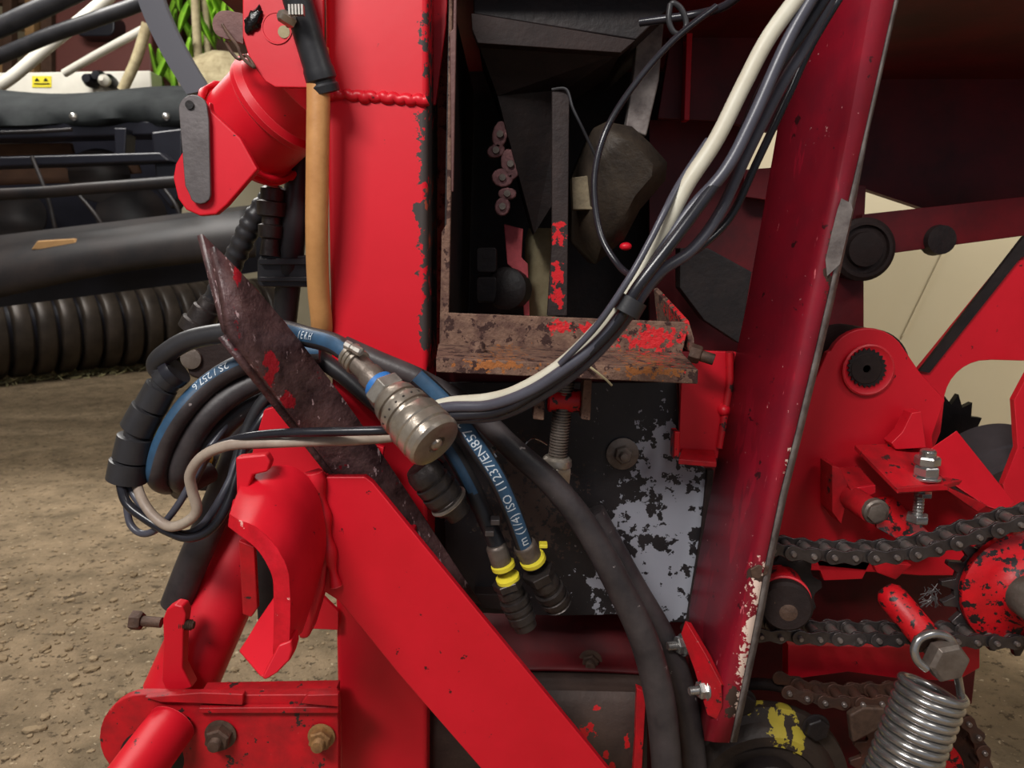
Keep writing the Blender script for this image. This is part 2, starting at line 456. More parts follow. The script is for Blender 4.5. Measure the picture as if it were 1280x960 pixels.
# nearer cream wall with a thin diagonal strip on its face
bm = bm_new(); add_box(bm, (.25, 2.3, 0), (6, 2.4, 3.6)); struct(link('wall_right', bm, m_wall))
bm = bm_new(); a = P(1180, 312, 2.295); c = P(1128, 420, 2.295)
add_prism(bm, [a, a + Vector((.006, 0, 0)), c + Vector((.006, 0, 0)), c], (0, .004, 0)); struct(link('wall_strip_1', bm, m_wall))

# ================================================================ MAIN FRAME
fr = thing('welded_chassis', 'bright red welded chassis with upright square post and diagonal brace', 'chassis')
bm = bm_new()
A = [P(405, 0, .75), P(535, 0, .75), P(534, 960, .75), P(423, 960, .75)]
up = lambda a, c, z: a + (c - a) * ((z - a.z) / (c.z - a.z))
tl = up(A[0], A[3], 1.35); bl = up(A[0], A[3], 0.004); tr = up(A[1], A[2], 1.35); br = up(A[1], A[2], .004)
add_prism(bm, [tl, tr, br, bl], (0, .1, 0))
post = link('post', bm, m_red_post, fr, bevel=.006, segs=4)
# lumpy weld bead across the post
path = [P(408 + 126 * i / 60, 117 + 9 * i / 60 + 1.5 * math.sin(i * .9), .750) for i in range(61)]
bm = bm_new(); add_tube(bm, path, .0065, 10, ref=(0, -1, 0), rf=lambda t: .0052 + .0022 * mnoise.noise(Vector((t * 9, 0, 0))) + .0004 * math.sin(t * 70))
link('weld_bead', bm, m_red_plain, fr, smooth=60)
# diagonal brace, flat bar in front of post
bm = bm_new()
add_plate(bm, [(384, 592), (396, 588), (404, 596), (456, 596), (466, 604), (600, 768), (742, 940), (800, 1012), (660, 1030), (602, 962), (500, 845), (424, 752), (402, 738), (395, 700)], .655, .010)
link('diagonal_brace', bm, m_red, fr, bevel=.0015)
bm = bm_new(); path = [P(392 + i * .9, 590 + i * 4.6, .652 - .001 * i / 30) for i in range(32)]
add_tube(bm, path, .008, 10, rf=lambda t: .009 * (1 - .5 * t) + .0015 * math.sin(t * 20))
link('weld_bead', bm, m_red, fr, smooth=60)
# brace stand-off to the post
bm = bm_new(); add_box(bm, (P(440, 700, .7).x, .664, P(440, 740, .7).z), (P(520, 700, .7).x, .752, P(440, 660, .7).z)); link('spacer', bm, m_red, fr, bevel=.002)
# bevel strip plate right of post top
plate('gusset', [(533, -60), (560, -60), (558, 30), (545, 130), (535, 135)], .80, .006, m_red, fr)
# lower web behind hook (red triangle by the post)
plate('gusset', [(380, 760), (398, 740), (423, 765), (423, 788), (382, 786)], .74, .006, m_red, fr)
plate('gusset', [(300, 620), (330, 512), (350, 506), (480, 560), (470, 640), (380, 640)], .70, .008, m_red, fr)

# hook saddle
hk = thing('hitch_hook', 'thick bent red hook saddle with cut rim hanging left of the brace', 'hook')


def lerp3(a, c, t): return [x + (y - x) * t for x, y in zip(a, c)]


front = [(287, 642, .575), (300, 650, .57), (318, 657, .565), (336, 672, .56), (350, 690, .556), (360, 712, .554), (363, 745, .554), (363, 780, .554), (362, 806, .554)]
back = [(306, 592, .625), (318, 588, .63), (345, 582, .635), (368, 584, .64), (388, 600, .642), (402, 630, .643), (408, 680, .643), (398, 730, .643), (378, 790, .62)]
rows = []
for t in (0, .3, .65, 1):
    rows.append(catmull([P(*lerp3(a, c, t)) for a, c in zip(front, back)], 4))
bm = bm_new(); add_ribbon(bm, rows); link('saddle_shell', bm, m_red_plain, hk, smooth=50)
# rim (thickness of the plate seen on the cut)
inner = [(285, 658, .575), (298, 668, .57), (312, 678, .565), (324, 690, .56), (334, 706, .556), (341, 724, .554), (342, 750, .554), (342, 780, .554), (341, 818, .554)]
fo = catmull([P(*p) for p in front], 4); fi = catmull([P(*p) for p in inner], 4)
bi = catmull([P(*lerp3(a, c, 1)) + Vector((-.0, 0, -.012)) for a, c in zip(inner, [(q[0] - 16, q[1] + 16, q[2]) for q in back])], 4)
rng = random.Random(3)
fo2 = [p + Vector((0, -.0015 * rng.random(), 0)) for p in fo]
bm = bm_new(); add_ribbon(bm, [rows[0], fo2, fi, bi]); link('rim', bm, m_red_rim, hk, smooth=30, label='thick flame-cut rim of the hook')
# top left upstand tab
bm = bm_new(); add_plate(bm, [(294, 572), (332, 568), (338, 578), (334, 590), (316, 594), (300, 640), (296, 636)], .61, .012); link('tab', bm, m_red, hk, bevel=.002)
# inner left cheek
plate('cheek', [(298, 676, .59), (318, 684, .59), (322, 760, .60), (314, 772, .60), (303, 768, .60)], .59, .006, m_red_worn, hk)
plate('cavity_shade', [(314, 676), (342, 706), (343, 750), (322, 780), (318, 700)], .625, .005, m_dark, hk, label='dark plate painted as the shade inside the hook')  # dark plate added to stand for shade in the hook cavity
# lower tongue
bm = bm_new()
pts = [P(356, 738, .60), P(344, 742, .60), (P(322, 778, .585)), P(297, 814, .565), P(326, 848, .54), P(341, 838, .545), P(352, 806, .555)]
add_prism(bm, pts, (.004, .012, -.004)); link('tongue', bm, m_red, hk, bevel=.002)
bm = bm_new()
add_plate(bm, [(326, 848, .54), (348, 806, .552), (364, 800, .552), (366, 812, .552), (362, 826, .55), (346, 842, .545), (332, 851, .54)], .545, .02); link('tongue', bm, m_red, hk, bevel=.002)
# body joining saddle to the brace
bm = bm_new()
add_plate(bm, [(380, 620), (402, 600), (410, 700), (404, 738), (385, 800), (372, 800)], .648, .03); link('web_plate', bm, m_red, hk, bevel=.004)

# ---------- lower link tube assembly
lk = thing('linkage_arm', 'red linkage arm with rounded end, thick cross tube and two big bolts', 'linkage arm')
bm = bm_new()
outl = arc_pts(178, 922, 54, 54, 90, 270, 14) + [(230, 869), (420, 868), (423, 905), (423, 1010), (180, 976)]
add_plate(bm, outl, .70, .012); link('arm_plate', bm, m_red_worn, lk, bevel=.0015)
bm = bm_new(); add_plate(bm, [(250, 866, .715), (420, 863, .715), (420, 880, .715), (250, 884, .715)], .715, .02); link('top_strip', bm, m_red_worn, lk, bevel=.001)
plate('top_strip', [(180, 872), (250, 866), (304, 868), (303, 882), (258, 880), (200, 878)], .693, .008, m_red_worn, lk)
plate('top_strip', [(248, 885), (423, 884), (423, 892), (248, 892)], .693, .007, m_red_worn, lk)
plate('back_plate', [(376, 880), (384, 869), (423, 868), (423, 884)], .688, .008, m_red_worn, lk)
tube('cross_tube', [(325, 630, .86), (285, 725, .82), (222, 868, .77)], 44, m_red, lk, n=4, seg=32)
tube('pivot_tube', [(215, 905, .70), (178, 955, .655), (140, 1010, .61)], 36, m_red, lk, n=4, seg=32)
bm = bm_new(); add_lathe(bm, [(R(45, .7), 0), (R(45, .7), .004), (R(38, .7), .005)], P(192, 945, .704), (0, -1, 0), 32); link('collar', bm, m_dark, lk, smooth=35)
bolt(lk, 276, 918, .698, (0, -1, 0), 18, 15, m_boltrust, 22, 12, 9, label='dark grease-caked bolt')
bolt(lk, 402, 920, .698, (0, -1, 0), 16, 13, m_boltgold, 19, 12, 9, label='golden rusted bolt')
# lug and bolt on the tube
bm = bm_new()
add_plate(bm, [(202, 852), (204, 800), (203, 775), (208, 762), (218, 756), (228, 758), (232, 768), (229, 790), (228, 835), (240, 860), (210, 868)], .72, .016); link('lug', bm, m_red, lk, bevel=.002)
bm = bm_new(); ax = (P(240, 781, .72) - P(170, 775, .72)).normalized()
add_hex(bm, P(165, 775, .725), ax, R(13, .72), R(14, .72)); add_lathe(bm, [(R(7, .72), 0), (R(7, .72), R(28, .72))], P(176, 776, .725), ax, 16)
prof = [(R(7.5, .72), 0)]
for i in range(7): prof += [(R(7.5, .72), R(i * 2.3 + .5, .72)), (R(6, .72), R(i * 2.3 + 1.6, .72))]
add_lathe(bm, prof + [(R(5, .72), R(18, .72))], P(226, 780, .725), ax, 16)
link('bolt', bm, m_boltrust, lk, smooth=35)

# ---------- black rubber bar behind the loops
tube('rubber_hose', [(300, 560, .80), (268, 640, .79), (242, 700, .78), (220, 756, .78)], 20, m_rubberd, None, n=6, seg=20)
tag(ALL[-1], 'thick straight black rubber hose standing behind the cable loops', 'hose')

# ================================================================ DARK ANGLE IRON
ai = thing('angle_iron', 'long dark rusted angle iron slanting across the red post', 'angle iron')
bm = bm_new()
tlf = P(281, 414, .60); trf = P(264, 312, .63); brf = P(640, 800, .76); blf = P(600, 800, .745)
topr = P(264, 312, .615); 
L0 = P(281, 418, .585); R0 = P(262, 310, .605); R1 = P(370, 418, .635); R2 = P(600, 752, .735); L2 = P(560, 745, .722); L1 = P(440, 596, .66)
# main face: L0 (left edge top) .. L2 ; R0 .. R2
rowsL = [L0.lerp(L2, t) for t in (0, .25, .5, .75, 1)]
rowsL = catmull([L0, P(402, 572, .672), P(480, 668, .705), L2], 3)
rowsR = catmull([R0, P(372, 424, .645), P(480, 572, .705), R2], 3)
mid = [a.lerp(c, .5) + Vector((0, .002, 0)) for a, c in zip(rowsL, rowsR)]
add_ribbon(bm, [rowsL, mid, rowsR]); link('main_leg', bm, m_angle, ai, smooth=30, solid=.007)
bm = bm_new()
off = Vector((-.016, .016, .010))
add_ribbon(bm, [[p + off * .25 for p in rowsL], [p + off for p in rowsR]]); link('back_leg', bm, m_angle, ai, smooth=30, solid=.005)
bm = bm_new()
rr2 = [p + Vector((-.004, .03, -.006)) for p in rowsL]
add_ribbon(bm, [rowsL, rr2]); link('side_leg', bm, m_angle, ai, smooth=30, solid=.006)

# ================================================================ TOP-LEFT RED PIPE FITTING
ft = thing('pipe_socket', 'red painted pipe socket with welded collar beside the post top', 'pipe socket')
c0 = P(306, 174, .84); c1 = P(356, 124, .815)
ax = (c1 - c0); Lx = ax.length; rr = R(60, .835)
bm = bm_new()
add_lathe(bm, [(rr * 1.10, 0), (rr * 1.13, .004), (rr * 1.08, .011), (rr * 1.0, .013), (rr, Lx * .80), (rr * 1.06, Lx * .84), (rr * 1.07, Lx * .93), (rr * .98, Lx * 1.02), (rr * 1.0, Lx * 1.5)], c0, ax, 48)
link('socket_tube', bm, m_red, ft, smooth=35)
bm = bm_new()
path = [c0 + basis(ax) @ Vector((rr * 1.1 * math.cos(a / 40 * 2 * math.pi), rr * 1.1 * math.sin(a / 40 * 2 * math.pi), .012)) for a in range(41)]
add_tube(bm, path, .0035, 8, rf=lambda t: .0033 + .0012 * math.sin(t * 70)); link('weld_bead', bm, m_red, ft, smooth=60)
bm = bm_new()
add_plate(bm, [(262, 126), (250, 150), (219, 205), (216, 222), (222, 248), (232, 262), (250, 270), (270, 268), (284, 256), (322, 212), (300, 172), (264, 138)], .742, .010)
link('end_plate', bm, m_red, ft, bevel=.002)
bm = bm_new()
add_plate(bm, arc_pts(241, 136, 18, 18, 180, 360, 10) + [(261, 150), (263, 240)] + arc_pts(250, 244, 13, 11, 0, 180, 6) + [(231, 232)], .735, .004)
st = link('strap', bm, m_strap, ft, bevel=.001, label='grey galvanised strap on the red socket')
bm = bm_new(); add_lathe(bm, [(R(5, .73), 0), (R(5, .73), .001)], P(237, 131, .734), (0, -1, 0), 20); link('bolt_hole', bm, m_dark, st)
plate('mounting_plate', [(303, -60), (303, 45), (310, 68), (318, 84), (332, 102), (344, 109), (404, 110), (404, -60)], .722, .006, m_red, ft)
bm = bm_new(); add_lathe(bm, [(R(18, .72), 0), (R(18, .72), .0006), (R(16.5, .72), .0006), (R(16, .72), .0001)], P(346, 35, .7215), (0, -1, 0), 28); h = link('round_hole', bm, m_red_post, ft)
bm = bm_new(); add_lathe(bm, [(R(7, .72), 0), (R(7, .72), .0006)], P(355, 40, .7212), (0, -1, 0), 28); link('hole_depth', bm, m_straw, h)
bm = bm_new(); bmesh.ops.create_icosphere(bm, subdivisions=3, radius=1)
for v in bm.verts:
    n = 1 + .45 * mnoise.noise(v.co * 2.2); v.co = Vector((v.co.x * R(9, .72) * n, v.co.y * .006, v.co.z * R(16, .72) * n)); v.co = Matrix.Rotation(.5, 3, 'Y') @ v.co; v.co += P(318, 26, .722)
tag(link('putty_lump', bm, m_tar, None, smooth=60), 'small crumpled black lump stuck on red plate beside the hole', 'putty')
tg = thing('steel_tag', 'brown steel tag wired to red socket at the top', 'tag')
plate('tag_plate', arc_pts(279, 30, 14, 17, 90, 270, 8) + [(286, 13), (304, 17), (304, 55), (290, 50), (279, 48)], .735, .003, m_tagb, tg)
tube('wire_loop', [(278, 31, .73), (285, 42, .725), (297, 58, .72), (303, 72, .72), (318, 84, .716), (308, 70, .725), (299, 74, .735), (290, 66, .74), (282, 52, .74)], 2.0, m_boltrust, tg, seg=8)

# tan hose + clamp fitting
th = thing('amber_hose', 'amber braided hose running down the left edge of the post', 'hose')
tube('hose', [(396, 60, .715), (398, 110, .715), (397, 200, .715), (396, 290, .72), (398, 360, .735), (402, 402, .745), (402, 424, .76)], 13.5, m_tan, th, seg=24)
ax = P(398, 90, .715) - P(368, -10, .70)
bm = bm_new(); r_ = R(17, .71)
add_lathe(bm, [(r_ * .9, -.03), (r_, .0), (r_ * 1.0, .055), (r_ * 1.08, .058), (r_ * 1.1, .066), (r_ * .95, .068), (r_ * .95, .070), (r_ * 1.08, .072), (r_ * 1.05, .078), (r_ * .7, .079)], P(372, 0, .70), ax, 28)
link('rubber_sleeve', bm, m_rubber, th, smooth=40)
bm = bm_new(); add_lathe(bm, [(r_ * 1.04, 0), (r_ * 1.09, .001), (r_ * 1.09, .011), (r_ * 1.04, .012)], P(372, 12, .703), ax, 28)
cl = link('hose_clamp', bm, m_coupdark, th, smooth=40)
bm = bm_new(); add_lathe(bm, [(.0055, 0), (.0055, .012), (.004, .014)], P(366, 28, .690), P(350, 18, .68) - P(366, 28, .69), 6); link('clamp_screw', bm, m_coupler, cl, smooth=40)
bm = bm_new(); 
for k in range(5): add_box(bm, (P(360 + k * 4, 8, .676).x, .676, P(0, 18, .676).z), (P(362.5 + k * 4, 8, .676).x, .682, P(0, 5, .676).z))
link('clamp_band_slots', bm, m_silver, cl)

# ---------- black hydraulic hoses / couplings behind, upper left
def ribbed(name, pts, rpx, mat, parent, rib=9, amp=.12, seg=20):
    path = catmull([P(*p) for p in pts], 24); d = pts[0][2]
    L_ = sum((b - a).length for a, b in zip(path, path[1:])); k = max(2, int(L_ / R(rib, d)))
    bm = bm_new(); r0 = R(rpx, d)
    add_tube(bm, path, r0, seg, rf=lambda t: r0 * (1 + amp * (1 if math.sin(t * k * 2 * math.pi) > 0 else -1)))
    return link(name, bm, mat, parent, smooth=40)


hb = thing('hose_bundle_support', 'black clamp block holding upright hoses left of the amber hose', 'hose clamp')
bm = bm_new(); add_plate(bm, round_rect(356, 339, 70, 40, 8), .86, .05); link('clamp_block', bm, m_rubber, hb, bevel=.002)
bm = bm_new(); add_plate(bm, round_rect(356, 327, 66, 8, 3), .853, .01); add_plate(bm, round_rect(356, 349, 66, 6, 2), .853, .01); link('clamp_rib', bm, m_rubber, hb, bevel=.001)
ribbed('corrugated_hose', [(350, 236, .90), (320, 270, .89), (295, 320, .90), (262, 385, .92), (240, 430, .93)], 13, m_rubber, None, 14, .05)
tag(ALL[-1], 'ribbed black hose slanting down behind the tip of the angle iron', 'hose')
tube('rubber_hose', [(380, 150, .88), (374, 210, .87), (364, 320, .87), (352, 440, .9), (350, 500, .92)], 15, m_rubber)
tag(ALL[-1], 'smooth black hose running upright directly left of the amber hose', 'hose')
qc = thing('hose_coupling', 'stepped black coupling standing above the clamp block', 'hose coupling')
ax = P(338, 315, .86) - P(342, 232, .86)
bm = bm_new(); r_ = R(1, .86)
add_lathe(bm, [(r_ * 9, 0), (r_ * 15, r_ * 4), (r_ * 15, r_ * 18), (r_ * 19, r_ * 20), (r_ * 18, r_ * 36), (r_ * 12, r_ * 38), (r_ * 12, r_ * 46), (r_ * 16, r_ * 48), (r_ * 15, r_ * 62), (r_ * 11, r_ * 64), (r_ * 13, r_ * 84)], P(342, 232, .86), ax, 20)
link('coupling_body', bm, m_coupdark, qc, smooth=30)
bm = bm_new(); add_lathe(bm, [(r_ * 8, -.001), (r_ * 7, r_ * -4), (r_ * 3, r_ * -5)], P(342, 236, .85), ax, 16); link('coupling_nipple', bm, m_coupler, qc, smooth=30)
gl = thing('cable_gland', 'black threaded cable gland lying behind the hose loop top', 'cable gland')
ax = P(236, 430, .9) - P(262, 380, .9)
bm = bm_new()
add_lathe(bm, [(r_ * 14, 0), (r_ * 15, r_ * 10), (r_ * 18, r_ * 12), (r_ * 19, r_ * 30), (r_ * 23, r_ * 32), (r_ * 23, r_ * 46), (r_ * 14, r_ * 48), (r_ * 12, r_ * 70)], P(264, 376, .9), ax, 16); link('gland_body', bm, m_coupdark, gl, smooth=30)
dl = thing('lever_bracket', 'dark cast lever with an eye hole showing inside the hose loop', 'lever')
bm = bm_new(); add_plate(bm, [(228, 440), (250, 424), (300, 420), (330, 440), (340, 470), (300, 500), (262, 480), (235, 470)], .86, .02); link('lever_body', bm, m_darkbrown, dl, bevel=.004)
bm = bm_new(); add_lathe(bm, [(R(13, .86), 0), (R(13, .86), .004), (R(8, .86), .005)], P(240, 448, .859), (0, -1, 0), 24); link('eye_bush', bm, m_bolt, dl, smooth=40)
yb = thing('yellow_cap', 'dirty yellow cap glimpsed through the hose loop', 'cap')
bm = bm_new(); add_lathe(bm, [(R(18, .84), 0), (R(20, .84), .01), (R(19, .84), .022), (R(12, .84), .026)], P(252, 572, .85), (-.3, -1, .3), 24); link('cap_body', bm, m_yellow, yb, smooth=40)
bm = bm_new(); add_lathe(bm, [(R(24, .86), 0), (R(24, .86), .03), (R(20, .86), .034)], P(275, 590, .88), (-.3, -1, .3), 24); link('cap_socket', bm, m_darkbrown, yb, smooth=40)
# low dark tube in the loop opening
tube('rubber_hose', [(340, 470, .83), (300, 540, .82), (285, 600, .82), (262, 665, .83)], 15, m_rubberd)
tag(ALL[-1], 'dark hose descending behind the red hook tab inside the loop', 'hose')

# ================================================================ HOSE LOOPS (left)
REF = (0, -1, .35)
h1 = thing('hydraulic_hose', 'blue-black hydraulic hose arching over the loop to the bright coupling', 'hydraulic hose')
hp = [(208, 470, .70), (196, 458, .70), (205, 444, .695), (240, 424, .69), (300, 414, .68), (345, 412, .67), (385, 421, .655), (418, 430, .615)]
cA = P(440, 446, .60); cB = P(556, 566, .535); axc = (cB - cA).normalized()
path1 = catmull([P(*p) for p in hp] + [cA, cA + axc * .012], 12); ra = R(13, .66)
bm = bm_new(); add_tube(bm, path1, ra, 24, ref=REF, stripe=(-30, 42), rf=lambda t: R(13, .68) * (1 - .16 * max(0, t - .6) / .4))
# keep stripe only on the right part of the hose
bm.faces.ensure_lookup_table()
for f in bm.faces:
    if f.calc_center_median().x < P(335, 412, .67).x: f.material_index = 0
link('hose', bm, [m_rubber, m_blue], h1, smooth=40)
text_on_tube('hose_print', 'J E R H', .0095, path1, R(12.8, .68), REF, .188, False, m_print, h1, ang=.15)
# clamp bands + sleeve + coupling
c0 = P(436, 450, .605)
bm = bm_new(); r_ = R(1, .59)
for k in range(3):
    add_lathe(bm, [(r_ * 16.2, 0), (r_ * 17.6, r_ * .8), (r_ * 17.6, r_ * 5.4), (r_ * 16.2, r_ * 6.2)], cA + axc * r_ * (-6 + 7 * k), axc, 24)
cb = link('clamp_band', bm, m_coupler, h1, smooth=30)
bm = bm_new()
q = P(452, 432, .575)
add_lathe(bm, [(r_ * 5, 0), (r_ * 6, r_ * 1), (r_ * 6, r_ * 9), (r_ * 5, r_ * 10), (r_ * 5, r_ * 14), (r_ * 6, r_ * 15), (r_ * 6, r_ * 24), (r_ * 4, r_ * 26)], P(432, 430, .588), P(460, 445, .58) - P(432, 430, .588), 8)
link('clamp_ear', bm, m_silver, cb, smooth=30)
bm = bm_new()
add_lathe(bm, [(r_ * 14, r_ * 14), (r_ * 14, r_ * 36), (r_ * 16, r_ * 37), (r_ * 16.5, r_ * 42), (r_ * 16, r_ * 56), (r_ * 15, r_ * 58)], cA, axc, 28)
link('ferrule', bm, m_bolt, h1, smooth=30)
bm = bm_new(); add_lathe(bm, [(r_ * 19, r_ * 57), (r_ * 20, r_ * 58), (r_ * 20, r_ * 66), (r_ * 19, r_ * 67)], cA, axc, 28); link('blue_ring', bm, m_bluecap, h1, smooth=30)
bm = bm_new(); add_lathe(bm, [(r_ * 24.5, r_ * 66), (r_ * 26.5, r_ * 68), (r_ * 26.5, r_ * 82), (r_ * 25, r_ * 84)], cA, axc, 6, rot=.2); link('hex_nut', bm, m_silver, h1, bevel=.0008)
prof = [(24, 84), (26, 86), (29, 92), (30, 100), (27, 101), (27, 106), (32, 107), (33, 112), (33, 120), (30, 121), (30, 127), (34, 128), (35.5, 131), (35.5, 143), (34, 145), (35.5, 147), (36, 158), (34, 160), (34, 161.5), (35.5, 163), (35.5, 170), (33, 174), (24, 175.5), (12, 175.5), (11, 172), (9.5, 172), (7.5, 177), (4, 179.5), (0.5, 180)]
bm = bm_new(); add_lathe(bm, [(a * r_, h_ * r_) for a, h_ in prof], cA, axc, 48)
cp = link('quick_coupling', bm, m_coupler, h1, smooth=28, label='bright worn nickel quick coupling')
bm = bm_new()
for k in range(18):
    a = k / 18 * 2 * math.pi
    B = basis(axc)
    for hh in (114,):
        o = cA + B @ Vector((math.cos(a) * 32.6 * r_, math.sin(a) * 32.6 * r_, hh * r_)); bmesh.ops.create_icosphere(bm, subdivisions=1, radius=r_ * 1.9, matrix=Matrix.Translation(o))
link('locking_balls', bm, m_coupdark, cp, smooth=60)

h2 = thing('hydraulic_hose', 'black hose with blue stripe, outermost of arcs curving down inside the loop', 'hydraulic hose')
hp = [(400, 440, .73), (350, 442, .725), (300, 457, .715), (262, 480, .71), (228, 515, .70), (205, 555, .70), (196, 590, .705), (204, 604, .73), (222, 600, .76), (250, 560, .78)]
path2 = catmull([P(*p) for p in hp], 12)
bm = bm_new(); add_tube(bm, path2, R(14, .71), 24, ref=(-.5, -1, .5), stripe=(-30, 34)); link('hose', bm, [m_rubberd, m_blue], h2, smooth=40)
text_on_tube('hose_print', '2S / 257.6', .010, path2, R(14, .71), (-.5, -1, .5), .085, False, m_print, h2, ang=-.1)
h3 = tube('hydraulic_hose', [(400, 462, .735), (345, 468, .73), (295, 490, .72), (255, 525, .71), (232, 565, .71), (224, 592, .715), (232, 604, .74), (262, 590, .77)], 15, m_rubberd, seg=20)
tag(h3, 'dusty black hose curving next inside the blue-striped one', 'hydraulic hose')
h4 = tube('hydraulic_hose', [(400, 478, .75), (350, 492, .745), (305, 512, .735), (268, 545, .725), (246, 575, .72), (234, 600, .725), (226, 612, .75)], 14, m_rubberd, seg=20)
tag(h4, 'dusty black hose forming the innermost thick arc of the loop', 'hydraulic hose')
h5 = tube('electric_cable', [(380, 470, .72), (335, 495, .715), (310, 535, .71), (296, 580, .70), (290, 610, .69)], 8, m_rubber, seg=14)
tag(h5, 'thin black cable dropping behind the red hook tab', 'cable')
# spiral wrap
sw = thing('spiral_wrap', 'black spiral hose wrap in stepped sections at left of loop', 'hose wrap')
wp = catmull([P(222, 462, .70), P(206, 478, .70), P(182, 518, .70), P(164, 565, .70), P(160, 604, .70)], 12)
bm = bm_new(); add_tube(bm, wp[6:], R(16, .7), 18); link('inner_bundle', bm, m_rubber, sw, smooth=40)
nsec = 5
for k in range(nsec):
    i0 = int(6 + k * (len(wp) - 7) / nsec); i1 = int(6 + (k + .82) * (len(wp) - 7) / nsec)
    a, c = wp[i0], wp[min(i1, len(wp) - 1)]
    ax = c - a; bm = bm_new(); rk = R(17 + k * 1.3, .7)
    side = Vector((.2, 0, .1)) * .01 * (1 if k % 2 else -1)
    add_lathe(bm, [(rk * .9, -.001), (rk * 1.08, 0), (rk * 1.12, ax.length), (rk * 1.0, ax.length + .001)], a, ax + side, 26)
    link('wrap_turn', bm, m_rubber, sw, smooth=40)
bm = bm_new(); add_lathe(bm, [(R(20, .7), -.003), (R(21, .7), 0), (R(21, .7), .006), (R(17, .7), .008)], wp[3], wp[6] - wp[3], 24); link('tie_collar', bm, m_pvc, sw, smooth=40)

# thin cables out of the wrap
tag(tube('electric_cable', [(150, 600, .69), (158, 628, .685), (182, 648, .68), (210, 664, .675), (236, 672, .67), (262, 662, .67), (282, 635, .675), (298, 590, .69), (305, 560, .70), (330, 520, .71), (350, 492, .73)], 6.2, m_pvc), 'black cable, lowest sweep of the loop under the wrap', 'cable')
tag(tube('electric_cable', [(156, 600, .70), (176, 630, .69), (200, 655, .685), (228, 668, .68), (252, 658, .675), (272, 630, .68), (288, 600, .69), (300, 570, .70), (325, 545, .71)], 5.5, m_pvcgrey), 'dark grey cable, second sweep of the loop under the wrap', 'cable')
tag(tube('electric_cable', [(158, 630, .70), (163, 655, .695), (178, 667, .69), (198, 660, .685), (222, 632, .68), (246, 590, .69), (262, 560, .71), (300, 510, .73)], 4.6, m_pvcgrey), 'thin dark cable hanging in the lowest small loop at left', 'cable')
tag(tube('electric_cable', [(166, 585, .715), (170, 603, .70), (178, 625, .685), (192, 645, .675), (212, 658, .668), (232, 653, .66), (246, 638, .655), (240, 612, .65), (238, 592, .645), (254, 570, .64), (285, 557, .635), (330, 554, .63), (400, 551, .625), (440, 550, .63), (490, 546, .645), (560, 536, .655)], 6.8, m_beiged), 'dirty pale grey cable curling from the loop across the angle iron', 'cable')
tag(tube('electric_cable', [(262, 562, .655), (300, 548, .635), (345, 542, .625), (400, 540, .615), (480, 538, .61), (505, 536, .63), (545, 528, .65)], 6.0, m_pvc), 'glossy black cable running level across the rusted angle iron', 'cable')

# ================================================================ RIGHT CABLE BUNDLE
def cable(pts, r, mat, label): return tag(tube('electric_cable', pts, r, mat, seg=14), label, 'cable')


cable([(495, 528, .66), (555, 506, .65), (610, 500, .635), (650, 488, .62), (700, 458, .61), (748, 412, .605), (790, 360, .60), (828, 290, .60), (858, 232, .60), (895, 175, .60), (930, 105, .60), (962, 45, .60), (1010, -20, .60)], 9.5, m_beige, 'thick off-white cable, the palest of the sloping bundle')
cable([(495, 528, .66), (555, 510, .64), (610, 507, .625), (660, 490, .61), (705, 462, .60), (745, 430, .595), (775, 395, .59), (812, 338, .592), (858, 268, .60), (905, 215, .60), (940, 150, .60), (985, 50, .60), (1025, -20, .60)], 7.5, m_pvcgrey, 'grey cable lying right beside the off-white one')
cable([(495, 528, .66), (560, 520, .64), (620, 515, .625), (670, 490, .61), (720, 455, .60), (770, 405, .59), (795, 362, .585), (842, 300, .59), (890, 235, .60), (920, 190, .61), (955, 110, .61), (1000, 45, .61), (1042, -20, .61)], 7.5, m_pvc, 'dark glossy cable in middle of the sloping bundle')
cable([(495, 528, .66), (562, 524, .65), (625, 519, .63), (682, 491, .615), (735, 452, .605), (780, 402, .60), (820, 345, .60), (865, 312, .61), (900, 265, .62), (935, 190, .62), (975, 110, .62), (1005, 60, .62), (1048, -20, .62)], 7, m_pvcgrey, 'dark grey cable on right side of the sloping bundle')
cable([(495, 528, .66), (570, 512, .66), (640, 502, .64), (700, 470, .62), (745, 430, .615), (785, 392, .61), (835, 335, .62), (880, 305, .63), (915, 268, .64), (945, 205, .64), (985, 120, .64), (1015, 55, .64), (1060, -20, .64)], 5, m_pvc, 'thin black cable, rightmost of the bundle with its own bow')
cable([(700, 455, .598), (745, 408, .585), (785, 350, .58), (812, 302, .585), (832, 262, .59), (850, 228, .60), (885, 175, .61)], 4.2, m_pvcgrey, 'thin dark cable along the left side of the bundle')
cable([(895, 8, .70), (840, 52, .69), (790, 110, .68), (757, 165, .67), (743, 225, .665), (750, 290, .655), (772, 330, .64), (792, 345, .62), (806, 338, .61)], 4, m_pvc, 'thin black cable bowing out left in front of the brown cover')
bm = bm_new()
p0 = P(788, 384, .583); ax = P(796, 370, .583) - p0
add_lathe(bm, [(.011, -.006), (.0118, -.006), (.0118, .007), (.011, .007)], p0 + Vector((0, .006, 0)), ax, 20)
tag(link('cable_tie', bm, m_rubber, None, smooth=40), 'black tie holding the sloping cable bundle above the shelf', 'cable tie')
# upper black cable with loop knob
cable([(800, 28, .80), (830, 24, .79), (870, 18, .78), (905, 8, .76), (935, -15, .74)], 5, m_pvc, 'black cable crossing the very top behind the loop')
tag(tube('cable_tie', [(838, 5, .74), (836, 25, .74), (842, 40, .74), (852, 42, .74), (858, 30, .74), (852, 12, .74), (842, 4, .74), (838, 8, .742)], 3.5, m_rubber), 'small black loop of cable tie at the top centre', 'cable tie')

